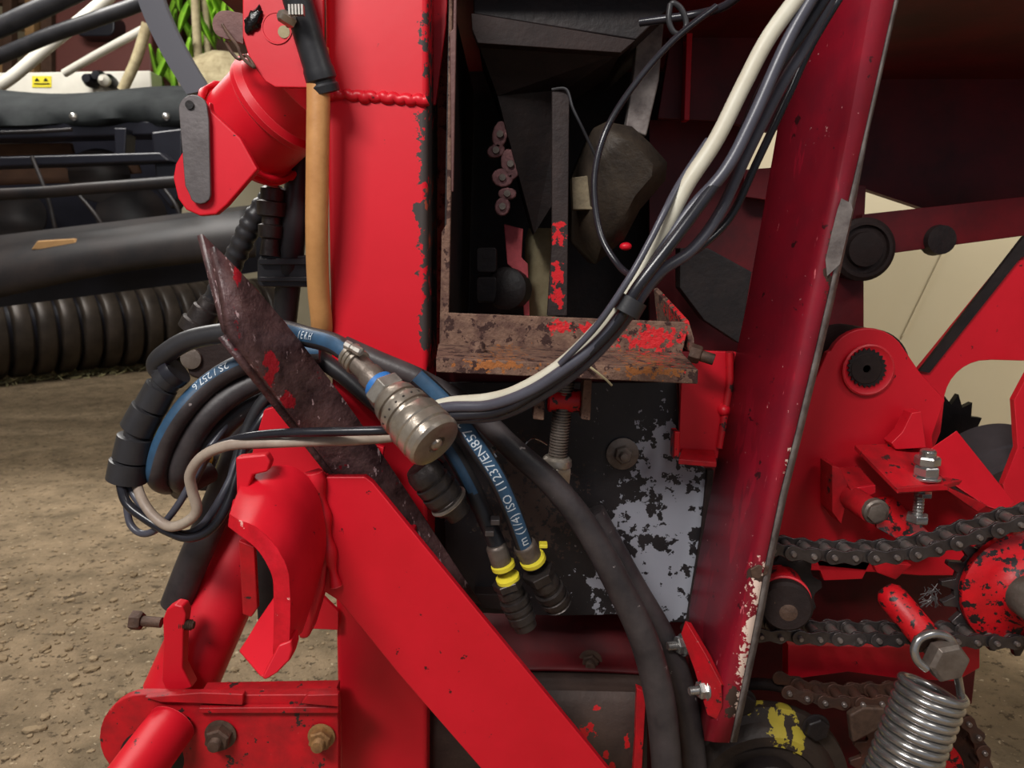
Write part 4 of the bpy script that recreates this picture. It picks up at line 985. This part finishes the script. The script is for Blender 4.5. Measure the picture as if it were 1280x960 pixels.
# ---------- chains
def chain(name, label, path_px, d, pitch_px, mat, n_links, group=None, width=.026):
    root = thing(name, label, 'chain', group)
    pts = [P(x, y, dd) for x, y, dd in path_px]; cur = catmull(pts, 16)
    acc = [0]
    for a, c in zip(cur, cur[1:]): acc.append(acc[-1] + (c - a).length)

    def at(s):
        i = 0
        while i < len(acc) - 2 and acc[i + 1] < s: i += 1
        return cur[i].lerp(cur[i + 1], (s - acc[i]) / (acc[i + 1] - acc[i]))
    pitch = R(pitch_px, d); k = 0; s = 0
    while s + pitch < acc[-1] and k < n_links:
        a = at(s); c = at(s + pitch); t = (c - a).normalized(); yv = Vector((0, 1, 0)); nrm = t.cross(yv).normalized()
        outer = k % 2 == 0
        hgt = pitch * .40
        outl = []
        m = 7
        for i in range(m + 1):
            an = math.pi / 2 + math.pi * i / m; outl.append(a + t * math.cos(an) * hgt + nrm * math.sin(an) * hgt)
        outl.append(a.lerp(c, .5) - nrm * hgt * .68)
        for i in range(m + 1):
            an = -math.pi / 2 + math.pi * i / m; outl.append(c + t * math.cos(an) * hgt + nrm * math.sin(an) * hgt)
        outl.append(a.lerp(c, .5) + nrm * hgt * .68)
        bm = bm_new(); th_ = .0026
        o1 = -.0035 if outer else .0
        add_prism(bm, [p + yv * (width - o1 - th_) for p in outl], (0, th_, 0)); link('outer_plate' if outer else 'inner_plate', bm, mat, root, bevel=.0007)
        bm = bm_new(); add_prism(bm, [p + yv * o1 for p in outl], (0, th_, 0))
        l_ = link('outer_plate' if outer else 'inner_plate', bm, mat, root, bevel=.0007)
        for e, pp in enumerate((a, c)):
            if outer:
                bm = bm_new(); add_lathe(bm, [(hgt * .34, 0), (hgt * .34, .0062), (hgt * .26, .0072)], pp + yv * -.0005, (0, -1, 0), 14)
                link('pin', bm, m_pin, l_, smooth=35)
            else:
                bm = bm_new(); add_lathe(bm, [(hgt * .62, .0), (hgt * .66, .001), (hgt * .66, width - .0065), (hgt * .62, width - .0055)], pp + yv * .0028, (0, 1, 0), 16)
                link('roller', bm, m_pin if mat is m_chain else mat, l_, smooth=35)
        s += pitch; k += 1
    return root


chain('roller_chain', 'upper greasy roller chain running level then rising over the sprocket', [(940, 680, .755), (975, 688, .755), (1020, 694, .755), (1080, 696, .755), (1130, 694, .755), (1165, 687, .755), (1200, 677, .755), (1240, 664, .755), (1300, 646, .755)], .755, 27.4, m_chain, 20)
chain('roller_chain', 'lower greasy roller chain passing behind the red lever bolt', [(950, 793, .765), (1000, 796, .765), (1060, 798, .765), (1120, 799, .765), (1180, 799, .765), (1220, 801, .765), (1260, 802, .765), (1320, 800, .765)], .765, 26.5, m_chain, 20)
chain('roller_chain', 'brownish rusty roller chain wrapping the lowest red sprocket', [(985, 864, .80), (1030, 876, .80), (1080, 878, .80), (1130, 876, .80), (1175, 882, .80), (1208, 902, .80), (1226, 932, .80), (1230, 965, .80), (1222, 1000, .80)], .80, 26, m_chain_rust, 20)

# big sprocket right
sk = thing('sprocket', 'large red sprocket hub with dark teeth and round shaft end', 'sprocket')
bm = bm_new(); pts = []
nt_ = 20; cx, cy = 1283, 738
for k in range(nt_):
    for (f, rr_) in ((0, 90), (.22, 106), (.42, 107), (.64, 90)):
        a = 2 * math.pi * (k + f) / nt_; pts.append((cx + rr_ * math.cos(a), cy + rr_ * math.sin(a) * .78))
add_plate(bm, pts, .79, .008); link('tooth_ring', bm, m_chain, sk, bevel=.001)
r_ = R(1, .77)
bm = bm_new(); add_lathe(bm, [(82 * r_, -.004), (84 * r_, 0), (84 * r_, .006), (78 * r_, .010), (60 * r_, .012), (46 * r_, .018), (36 * r_, .03), (34 * r_, .05), (32 * r_, .052)], P(1276, 736, .785), (.0, -1, 0), 48); link('hub_dish', bm, m_red_chip, sk, smooth=35)
bm = bm_new(); add_lathe(bm, [(28 * r_, 0), (28 * r_, .024), (25.5 * r_, .027), (2 * r_, .0275)], P(1284, 744, .735), (0, -1, 0), 36); link('shaft_end', bm, m_bolt, sk, smooth=35)
# small sprocket teeth sprigs of straw
for i, (x, y) in enumerate(((1158, 745), (1166, 738), (1172, 752))):
    pass
rg = random.Random(2); bm = bm_new()
for k in range(26):
    o = P(1163 + rg.uniform(-8, 8), 745 + rg.uniform(-9, 9), .80); dv = Vector((rg.uniform(-1, 1), rg.uniform(-.4, .2), rg.uniform(-1, 1))) * .009
    add_tube(bm, [o - dv, o + Vector((0, -.002, 0)), o + dv], .0006, 5)
tag(link('straw_tuft', bm, m_strap, None, kind='stuff'), 'small grey tuft of chaff caught by the sprocket teeth', 'straw')
# red lever tube with bolt + spring
lv = thing('tension_lever', 'chipped red round lever ending in a big dark hex bolt', 'lever')
a = P(1108, 738, .76); c = P(1160, 800, .715); ax = c - a; r_ = R(1, .735)
bm = bm_new(); add_lathe(bm, [(12 * r_, -.002), (18 * r_, .004), (19.5 * r_, .012), (19.5 * r_, ax.length * .93), (18.5 * r_, ax.length * .95), (17 * r_, ax.length * .95)], a, ax, 36); link('lever_tube', bm, m_red_chip, lv, smooth=35)
bm = bm_new(); add_lathe(bm, [(17 * r_, 0), (18 * r_, .001), (18 * r_, .013), (16 * r_, .014)], P(1152, 792, .718), ax, 6); link('nut', bm, m_boltrust, lv, bevel=.0008)
ax2 = Vector((.10, -1, .0))
bm = bm_new(); add_lathe(bm, [(10 * r_, -.02), (10 * r_, .004)], P(1170, 816, .70), ax2, 20); add_lathe(bm, [(25 * r_, .004), (27 * r_, .006), (27 * r_, .018), (23 * r_, .022), (2 * r_, .0225)], P(1172, 817, .70), ax2, 6, rot=.15); link('hex_bolt', bm, m_bolt, lv, bevel=.0008)
spg = thing('extension_spring', 'bright zinc coil spring hanging from the red lever bolt', 'spring')
top = P(1167, 858, .715); bot = P(1108, 1010, .70); axs = bot - top; Ls = axs.length; B = basis(axs, (0, -1, 0)); rs_ = R(39, .71)
pitch_ = R(12.8, .71); turns = Ls / pitch_; path = []
# hook
hook = [P(1158, 836, .683), P(1147, 826, .684), P(1143, 812, .686), P(1150, 798, .688), P(1168, 792, .690), P(1186, 797, .692), P(1194, 812, .694), P(1195, 832, .698)]
N_ = int(turns * 26)
helix = [top + B @ Vector((rs_ * math.cos(2 * math.pi * i / 26 + .1), rs_ * math.sin(2 * math.pi * i / 26 + .1), pitch_ * i / 26)) for i in range(N_)]
bm = bm_new(); add_tube(bm, helix, R(6.2, .71), 12); link('coil', bm, m_zinc, spg, smooth=50)
bm = bm_new(); add_tube(bm, catmull(hook + [helix[0].lerp(hook[-1], .3), helix[0], helix[2]], 8), R(5.6, .70), 12); link('hook_end', bm, m_zinc, spg, smooth=50)

tag(plate('lower_rail', [(985, 806), (1100, 808), (1225, 808), (1225, 835), (1195, 852), (1120, 848), (1060, 840), (985, 850)], .84, .02, m_red, None), 'red rail lying between lower and rusty chains', 'rail')
# dark backdrop interior behind chains
bw = thing('drive_guard_back', 'red inner guard wall behind the chains, darkened in colour for shade', 'guard plate')
plate('wall_sheet', [(560, 700), (1230, 700), (1225, 790), (1215, 880), (1160, 900), (1100, 1010), (560, 1010)], .97, .01, m_red_shade, bw)
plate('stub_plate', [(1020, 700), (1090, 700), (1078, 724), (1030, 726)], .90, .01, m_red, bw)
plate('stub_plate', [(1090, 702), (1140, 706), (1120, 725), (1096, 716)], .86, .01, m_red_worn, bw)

# rusty sprocket bottom
rsk = thing('sprocket', 'red chipped sprocket disc at bottom behind the spring', 'sprocket')
r_ = R(1, .80)
bm = bm_new(); add_lathe(bm, [(64 * r_, 0), (66 * r_, .002), (66 * r_, .010), (62 * r_, .012), (20 * r_, .012)], P(1142, 965, .82), (0, -1, 0), 44); link('disc', bm, m_red_chip, rsk, smooth=30)
bm = bm_new(); pts = []
for k in range(22):
    for (f, rr_) in ((0, 72), (.3, 84), (.5, 84), (.8, 72)):
        a = 2 * math.pi * (k + f) / 22; pts.append((1146 + rr_ * math.cos(a), 963 + rr_ * math.sin(a)))
add_plate(bm, pts, .822, .006); link('tooth_ring', bm, m_chain_rust, rsk, bevel=.001)
bm = bm_new(); add_plate(bm, [(1062, 895), (1080, 885), (1112, 886), (1118, 900), (1095, 915), (1066, 930)], .79, .012); tag(link('cast_lug', bm, m_boltrust, None, bevel=.003), 'rusty cast lug beside the spring under the rusty chain', 'lug')

# gearbox cover bottom right
gx = thing('gearbox_cover', 'round black greasy gearbox cover with yellow paint patches', 'gearbox cover')
r_ = R(1, .80)
cx, cy = 945, 975
bm = bm_new(); add_lathe(bm, [(126 * r_, 0), (128 * r_, .004), (126 * r_, .014), (108 * r_, .02), (102 * r_, .03), (96 * r_, .034), (82 * r_, .034), (78 * r_, .028), (56 * r_, .03), (50 * r_, .036)], P(cx, cy, .82), (0, -1, 0), 64); link('cover_casting', bm, m_gear, gx, smooth=30)
bm = bm_new(); add_lathe(bm, [(50 * r_, 0), (50 * r_, .02), (44 * r_, .026), (40 * r_, .026), (36 * r_, .02), (34 * r_, .02), (30 * r_, .028), (4 * r_, .03)], P(955, 985, .785), (0, -1, 0), 44); link('hub_cap', bm, m_dark, gx, smooth=30)
for a_ in (-42, -100, -155, 5):
    x = cx + 100 * math.cos(math.radians(a_)); y = cy + 100 * math.sin(math.radians(a_))
    bolt(gx, x, y, .795, (0, -1, 0), 17, 9, m_dark, 19, rot=.4)
tube('casting_rib', [(905, 862, .85), (940, 855, .84), (975, 858, .84), (1010, 870, .845)], 8, m_darkbrown, gx)
tag(plate('side_casting', [(840, 860), (900, 880), (890, 930), (870, 1010), (838, 1010)], .86, .03, m_dark, None, bevel=.004), 'dark casting beside the thick hoses at the bottom', 'casting')

# ================================================================ SLANTED RED GUARD CHANNEL
gd = thing('guard_channel', 'tall slanting red channel guard with scuffed face and worn steel edge', 'guard')
ys = [-40, 0, 164, 250, 375, 450, 532, 616, 700, 760, 800, 860, 926]
def interp(tab, y):
    for (y0, x0), (y1, x1) in zip(tab, tab[1:]):
        if y0 <= y <= y1: return x0 + (x1 - x0) * (y - y0) / (y1 - y0)
    return tab[-1][1]
Lt = [(-40, 1008), (0, 1002), (164, 975), (250, 960), (375, 938), (450, 922), (532, 908), (616, 892), (700, 876), (760, 865), (800, 864), (860, 874), (926, 889)]
Ft = [(-40, 1092), (0, 1085), (219, 1046), (375, 1011), (564, 972), (632, 956), (720, 938), (800, 918), (880, 899), (926, 890)]
Rt = [(-40, 1122), (0, 1116), (31, 1110), (234, 1063), (312, 1044), (380, 1031), (461, 1012), (548, 991), (632, 970), (680, 960), (780, 942), (926, 911)]
row0 = [P(interp(Lt, y), y, .80) for y in ys]; row1 = [P(interp(Ft, y), y, .705) for y in ys]
row1b = [P(interp(Ft, y) - 5, y, .712) for y in ys]; row1c = [P(interp(Ft, y) + 5, y, .7015) for y in ys]
row2 = [P(interp(Rt, y), y, .70) for y in ys]; row3 = [P(interp(Rt, y) + (3 if y < 240 else 7), y, .709) for y in ys]
bm = bm_new(); add_ribbon(bm, [row0, row1b, row1, row1c, row2]); link('channel_web', bm, m_guard, gd, smooth=50, solid=.0035)
bm = bm_new(); add_ribbon(bm, [row2, row3]); link('worn_edge', bm, m_steel_bare, gd, smooth=50, solid=.003)
plate('bare_patch', [(1047, 262), (1052, 248), (1064, 254), (1066, 262), (1050, 330), (1034, 345), (1032, 325), (1040, 290)], .694, .0008, m_steel_bare, gd, bevel=0)
plate('mud_blob', [(938, 712), (948, 706), (962, 708), (960, 718), (948, 724), (940, 722)], .697, .003, m_boltrust, gd, bevel=.001)
# clamp strap at bottom left with two zinc bolts
cs = thing('clamp_strap', 'small red clamp strap with two zinc bolts at guard foot', 'clamp strap')
bm = bm_new(); add_ribbon(bm, [[P(851, 792, .735), P(868, 838, .72), P(884, 894, .702)], [P(857, 776, .73), P(882, 818, .712), P(902, 856, .696)]]); add_ribbon(bm, [[P(857, 776, .73), P(882, 818, .712), P(902, 856, .696)], [P(864, 778, .736), P(889, 820, .718), P(907, 858, .702)]])
add_ribbon(bm, [[P(884, 894, .702), P(902, 856, .696)], [P(896, 900, .702), P(903, 884, .696)]]); bmesh.ops.remove_doubles(bm, verts=bm.verts, dist=.0002); link('strap_plate', bm, m_red_worn, cs, solid=.004, bevel=.0008)
for (x, y, d) in ((853, 806, .745), (880, 862, .712)):
    o = P(x, y, d); ax = Vector((-1, -.25, .05))
    bm = bm_new(); add_hex(bm, o, ax, R(12, d), R(9, d)); 
    pr = []
    for i in range(6): pr += [(R(6, d), R(8 + 2.6 * i, d)), (R(5, d), R(9.2 + 2.6 * i, d))]
    add_lathe(bm, pr, o, ax, 16); bq = link('bolt', bm, m_zinc, cs, smooth=35)
    bm = bm_new(); add_lathe(bm, [(R(15, d), -.002), (R(15, d), 0)], o, ax, 24); link('washer', bm, m_zinc, bq, smooth=35)

# ================================================================ BACKGROUND MACHINE (left)
def rod(name, pts, rpx, mat, label=None, cat=None, parent=None, **k):
    o = tube(name, pts, rpx, mat, parent, seg=12, **k)
    if label: tag(o, label, cat)
    return o


bgm = thing('implement_frame', 'black farm implement frame behind at left with tarpaulin cover', 'implement')
rows_ = []
for j, (yt, dd) in enumerate(((112, 3.35), (118, 3.2), (135, 3.1), (152, 3.08), (158, 3.1))):
    rows_.append([P(x, yt + 5 * math.sin(x * .021 + j * .4) * (1 if j < 4 else .2) + (3 if x < 0 else 0), dd + .02 * math.sin(x * .06 + j)) for x in range(-260, 261, 20)])
bm = bm_new(); add_ribbon(bm, rows_); link('tarpaulin_cover', bm, m_tarp, bgm, smooth=60, solid=.01, label='dusty black tarpaulin strip')
for x in (92, 208):
    bm = bm_new(); add_lathe(bm, [(R(5, 3.06), 0), (R(4, 3.06), .01), (R(1, 3.06), .014)], P(x, 146, 3.08), (0, -1, .2), 12); link('stud', bm, m_zinc, bgm, smooth=60)
plate('upper_beam', [(-300, 158), (235, 150), (228, 168), (-300, 182)], 3.1, .12, m_bgblack, bgm, bevel=.01)
plate('rear_sheet', [(-300, 182), (225, 166), (225, 300), (-300, 330)], 3.6, .02, m_bgblack, bgm, bevel=0)
plate('middle_beam', [(-300, 205), (200, 190), (215, 202), (-300, 219)], 3.0, .08, m_bgblack, bgm, bevel=.01)
plate('side_bracket', [(188, 165), (228, 160), (228, 235), (214, 262), (196, 240)], 3.05, .1, m_bgblack, bgm, bevel=.01)
plate('upright', [(142, 160), (158, 160), (156, 195), (144, 195)], 3.05, .08, m_bgblack, bgm, bevel=.005)
rod('front_rail', [(-300, 250, 2.9), (0, 243, 2.85), (120, 235, 2.8), (222, 227, 2.8)], 7, m_bggrey, parent=bgm)
rod('thin_rail', [(-300, 172, 2.98), (0, 166, 2.98), (90, 162, 2.98)], 2.2, m_bggrey, parent=bgm)
for (x, y, rx, ry) in ((125, 212, 34, 22), (165, 262, 40, 46), (20, 262, 34, 36)):
    bm = bm_new(); add_lathe(bm, [(R(rx, 3.2), 0), (R(rx, 3.2), .01), (R(rx * .6, 3.2), .035), (R(rx * .2, 3.2), .05)], P(x, y + 8, 3.25), (.35, -1, .3), 36); link('disc', bm, m_bggrey, bgm, smooth=40)
for (a, c) in (((40, 196), (72, 300)), ((95, 240), (138, 300)), ((205, 235), (228, 280))):
    rod('tine', [(a[0], a[1], 3.0), ((a[0] + c[0]) / 2 + 4, (a[1] + c[1]) / 2, 2.95), (c[0], c[1], 2.95)], 2.4, m_bggrey, parent=bgm)
plate('wooden_block', [(38, 312), (46, 301), (92, 298), (96, 306), (80, 314)], 2.75, .06, m_wood, bgm, bevel=.005, label='small pale wooden block')
for (q, dd) in (([(-200, 182), (88, 178), (92, 192), (-200, 200)], 3.3), ([(-200, 216), (80, 208), (96, 228), (-200, 238)], 3.3), ([(108, 205), (170, 200), (176, 216), (112, 222)], 3.35), ([(-200, 262), (40, 256), (52, 280), (-200, 300)], 3.3)):
    plate('rusty_sheet', q, dd, .02, m_wood2, bgm, bevel=.005, label='dusty brown inner sheet')
# hanging flap
rows_ = []
for j, (y0, y1, dd) in enumerate(((300, 262, 2.9), (318, 268, 2.8), (340, 290, 2.7), (360, 312, 2.68), (374, 322, 2.70))):
    rows_.append([P(x, y0 + (y1 - y0) * max(0, min(1.1, (x + 20) / 320)) - 8 * math.sin(max(0, min(1, x / 300)) * math.pi) * (j / 4.), dd) for x in range(-260, 321, 20)])
bm = bm_new(); add_ribbon(bm, rows_); link('curved_flap', bm, m_bggrey, bgm, smooth=60, solid=.012, label='smooth charcoal flap above the roller')
plate('gap_shade_sheet', [(-300, 330), (330, 280), (330, 338), (250, 352), (0, 384), (-300, 410)], 3.42, .02, m_bgblack, bgm, bevel=0)  # black sheet added to darken the gap between flap and roller
# ring roller
rl = thing('ring_roller', 'black ribbed ring roller lying on floor at left', 'roller')
ra0 = P(-330, 452, 3.75); ra1 = P(335, 392, 5.9)
axr = (ra1 - ra0); Lr = axr.length; Rr = .29
ra0.z = Rr + .03; ra1.z = Rr + .03
axr = ra1 - ra0; Lr = axr.length
bm = bm_new(); add_lathe(bm, [(Rr * .82, 0), (Rr * .82, Lr)], ra0, axr, 32); link('core', bm, m_bgblack, rl, smooth=40)
nR = int(Lr / .125)
for k in range(nR):
    o = ra0 + axr * (k / nR); wd = Lr / nR
    bm = bm_new(); add_lathe(bm, [(Rr * .84, wd * .05), (Rr * .97, wd * .07), (Rr, wd * .16), (Rr, wd * .72), (Rr * .97, wd * .82), (Rr * .84, wd * .84)], o, axr, 40); link('ring', bm, m_ring, rl, smooth=60)
m_spk = m_bgblack
bm = bm_new()
for k in range(60):
    o = P(k * 5.2 - 20, 470, 3.2)
bm.free()
rows_ = []
for j in range(3):
    rows_.append([P(x, 470 - (x) * .09, 3.0 + .0012 * x) + Vector((0, .16 * j, .0)) for x in range(-200, 330, 12)])
bm = bm_new()
rg = random.Random(5)
for k in range(700):
    t = rg.random(); o = ra0.lerp(ra1, t) + Vector((rg.uniform(-.05, .35), rg.uniform(-.02, .30), 0)); o.z = .004
    an = rg.random() * 3.14; l_ = rg.uniform(.02, .06); dv = Vector((math.cos(an), math.sin(an), rg.uniform(0, .6))) * l_
    add_prism(bm, [o, o + dv, o + dv + Vector((.0, .0, .006)), o + Vector((0, 0, .006))], (.003, .005, 0))
o = link('straw_litter', bm, m_foam, None, kind='stuff'); tag(o, 'loose pale straw lying under the ribbed roller', 'straw')

bm = bm_new(); rg = random.Random(9)
for k in range(1500):
    y = rg.uniform(1.0, 3.2) if k % 3 else rg.uniform(1.0, 1.8); x = rg.uniform(-.80, -.02) * y
    sz = rg.uniform(.0015, .006) if k % 12 else rg.uniform(.006, .011)
    m4 = Matrix.Translation((x, y, sz * .3)) @ Matrix.Rotation(rg.random() * 6, 4, 'Z') @ Matrix.Diagonal((sz * rg.uniform(.8, 1.8), sz, sz * .55, 1))
    bmesh.ops.create_icosphere(bm, subdivisions=1, radius=1, matrix=m4)
o = link('floor_crumbs', bm, M('clay_crumbs', (158, 138, 110), .95, var=(112, 94, 70), vscale=30, vamt=.9), None, kind='stuff'); tag(o, 'loose earth crumbs scattered over the floor at left', 'crumbs')
bm = bm_new(); bmesh.ops.create_icosphere(bm, subdivisions=2, radius=.012)
for v in bm.verts: v.co = Vector((v.co.x * 1.2, v.co.y, v.co.z * .6)) * (1 + .5 * mnoise.noise(v.co * 120)) + Vector((P(308, 854, 1.22).x, 1.22, .006))
tag(link('pale_pebble', bm, m_beige, None), 'pale pebble on the floor above the linkage arm', 'pebble')
# things further behind, upper left
cab = tag(plate('cabinet', [(68, -120), (190, -120), (190, 96), (68, 96)], 5.6, .5, m_bgbrown, None, bevel=.02), 'plain brown painted cabinet behind the white poles', 'cabinet')
fl = thing('white_trailer_beam', 'long white beam with yellow sticker behind tarpaulin', 'beam')
plate('beam', [(-100, 92), (188, 88), (190, 120), (-100, 126)], 4.6, .15, m_bgwhite, fl, bevel=.01)
lbq = plate('warning_sticker', [(40, 95), (64, 95), (64, 109), (40, 109)], 4.595, .003, m_yellow, fl, bevel=0, label='yellow warning sticker')
bm = bm_new(); add_plate(bm, [(43, 101), (46, 97), (49, 101)], 4.59, .002); add_plate(bm, [(54, 101), (57, 97), (60, 101)], 4.59, .002); add_plate(bm, [(42, 104), (62, 104), (62, 105), (42, 105)], 4.59, .002); link('sticker_print', bm, m_bgblack, lbq)
for (x, y) in ((118, 104), (130, 100), (141, 104)):
    bm = bm_new(); add_lathe(bm, [(R(7, 4.5), 0), (R(8, 4.5), .05), (R(5, 4.5), .09)], P(x, y, 4.58), (0, -1, .1), 14); link('valve_block', bm, m_bgblack, fl, smooth=40)
bm = bm_new(); add_lathe(bm, [(R(6, 4.4), 0), (R(7, 4.4), .03), (R(3, 4.4), .06)], P(133, 102, 4.48), (0, -1, .1), 14); link('white_valve_knob', bm, m_bgwhite, fl, smooth=40)
rod('pole', [(-40, 128, 4.2), (10, 100, 4.2), (60, 58, 4.2), (105, 22, 4.2), (145, -12, 4.2)], 7, m_bgwhite, 'thick pale pole, longest of the diagonals at top left', 'pole')
rod('pole', [(80, 92, 4.4), (125, 66, 4.4), (180, 36, 4.4)], 4.5, m_bgwhite, 'short white pole slanting before the brown cabinet', 'pole')
rod('pole', [(153, 113, 4.3), (170, 75, 4.3), (184, 30, 4.3)], 6, m_straw, 'dull tan pole standing steeply beside the green leaves', 'pole')
rod('rubber_hose', [(-60, 56, 3.6), (0, 34, 3.6), (40, 16, 3.6), (100, -12, 3.6)], 11, m_rubber, 'thick dark hose in the upper left corner, higher one', 'hose')
rod('rubber_hose', [(-60, 90, 3.6), (0, 70, 3.6), (60, 45, 3.6), (120, 24, 3.6), (175, 4, 3.6), (220, -20, 3.6)], 8.5, m_rubber, 'dark hose in the upper left corner, lower one', 'hose')
plate('fender_box', round_rect(118, 30, 50, 30, 10), 5.45, .16, m_bgblack, cab, bevel=.01, label='black rounded fender box')  # black fender box, joined to the cabinet
for i, (x0, y0, x1, y1, mm) in enumerate(((-60, 78, 70, 96, m_wood), (-60, 48, 62, 62, m_wood2), (-60, 20, 66, 36, m_wood), (-60, -20, 66, 4, m_wood2), (30, -20, 42, 92, m_wood), (50, -20, 64, 92, m_wood2), (2, -20, 14, 92, m_wood2))):
    if i == 0: pal = thing('pallet_stack', 'stack of timber boards in the top left background', 'timber')
    plate('board', [(x0, y0), (x1, y0), (x1, y1), (x0, y1)], 5.9 if i < 4 else 5.8, .08, mm, pal, bevel=.01)
# grey curved bow
bm = bm_new(); cen = []
for i in range(15):
    t = i / 14; x = 186 + 66 * t ** 1.5; y = -30 + 150 * t; cen.append((x, y))
pl = [P(x - 16 + 2 * i / 14., y, 1.8) for i, (x, y) in enumerate(cen)]; pr_ = [P(x + 14 - 0 * i, y - 6, 1.8) for i, (x, y) in enumerate(cen)]
add_ribbon(bm, [pl, pr_]); tag(link('curved_bow', bm, m_arc, None, solid=.02), 'grey curved flat bow dropping to the silver strap', 'bow')
# plant
plt = thing('leafy_plant', 'bright green leafy plant behind the grey bow', 'plant')
rg = random.Random(11)
for k in range(44):
    x = rg.uniform(195, 300); y = rg.uniform(-20, 108)
    if x > 262 and y > 30: y = rg.uniform(-20, 25)
    if y > 60: x = min(x, 232)
    a = rg.uniform(-.6, .6); ln_ = rg.uniform(45, 85); wd = rg.uniform(4, 8); d = 4.9 + rg.uniform(-.25, .25)
    bm = bm_new(); lft = []; rgt = []; md = []
    for i in range(8):
        t = i / 7; ww = wd * math.sin(math.pi * min(1, t * .9 + .08)); yy = y - ln_ / 2 + ln_ * t; xx = x + math.sin(a) * ln_ * (t - .5) + 6 * t * t
        bend = .05 * math.sin(t * 3)
        lft.append(P(xx - ww, yy, d + bend)); rgt.append(P(xx + ww, yy, d + bend)); md.append(P(xx, yy, d - .03 + bend))
    add_ribbon(bm, [lft, md, rgt]); link('leaf', bm, m_leaf, plt, smooth=60, solid=.002)
rod('stem', [(243, -30, 4.7), (246, 40, 4.7), (250, 100, 4.7)], 5, m_straw, parent=plt)
rod('stem', [(252, -30, 4.75), (258, 30, 4.75), (262, 110, 4.75)], 4, m_straw, parent=plt)
bm = bm_new(); bmesh.ops.create_icosphere(bm, subdivisions=3, radius=1)
for v in bm.verts:
    n = 1 + .2 * mnoise.noise(v.co * 1.5); v.co = Vector((v.co.x * .26 * n, v.co.y * .2 * n, v.co.z * .2 * n)) + P(284, 112, 4.5)
tag(link('jute_sack', bm, m_straw, None, smooth=60), 'pale lumpy sack behind the red socket', 'sack')
# straw heap background to hide the wall at left
tag(plate('timber_wall_board', [(180, -160), (420, -160), (420, 118), (180, 118)], 6.4, .1, m_wood2, None, bevel=.01), 'dim brown board behind the plant', 'board')

# ================================================================ origins: thing at its base, part at its own middle
from collections import defaultdict
kids = defaultdict(list)
for o in ALL:
    if o.parent: kids[o.parent].append(o)
wpos = {}


def bounds(o):
    vs = [v.co for v in o.data.vertices] if o.type == 'MESH' else []
    vs = list(vs)
    for k in kids[o]: vs += bounds(k)
    return vs


for o in ALL:
    if o.type == 'MESH': vs = [v.co for v in o.data.vertices]; base = o.parent is None
    else: vs = bounds(o); base = True
    lo = [min(v[i] for v in vs) for i in range(3)]; hi = [max(v[i] for v in vs) for i in range(3)]
    wpos[o] = Vector(((lo[0] + hi[0]) / 2, (lo[1] + hi[1]) / 2, lo[2] if base else (lo[2] + hi[2]) / 2))
for o in ALL:
    if o.type == 'MESH': o.data.transform(Matrix.Translation(-wpos[o]))
    o.location = wpos[o] - (wpos[o.parent] if o.parent else Vector((0, 0, 0)))
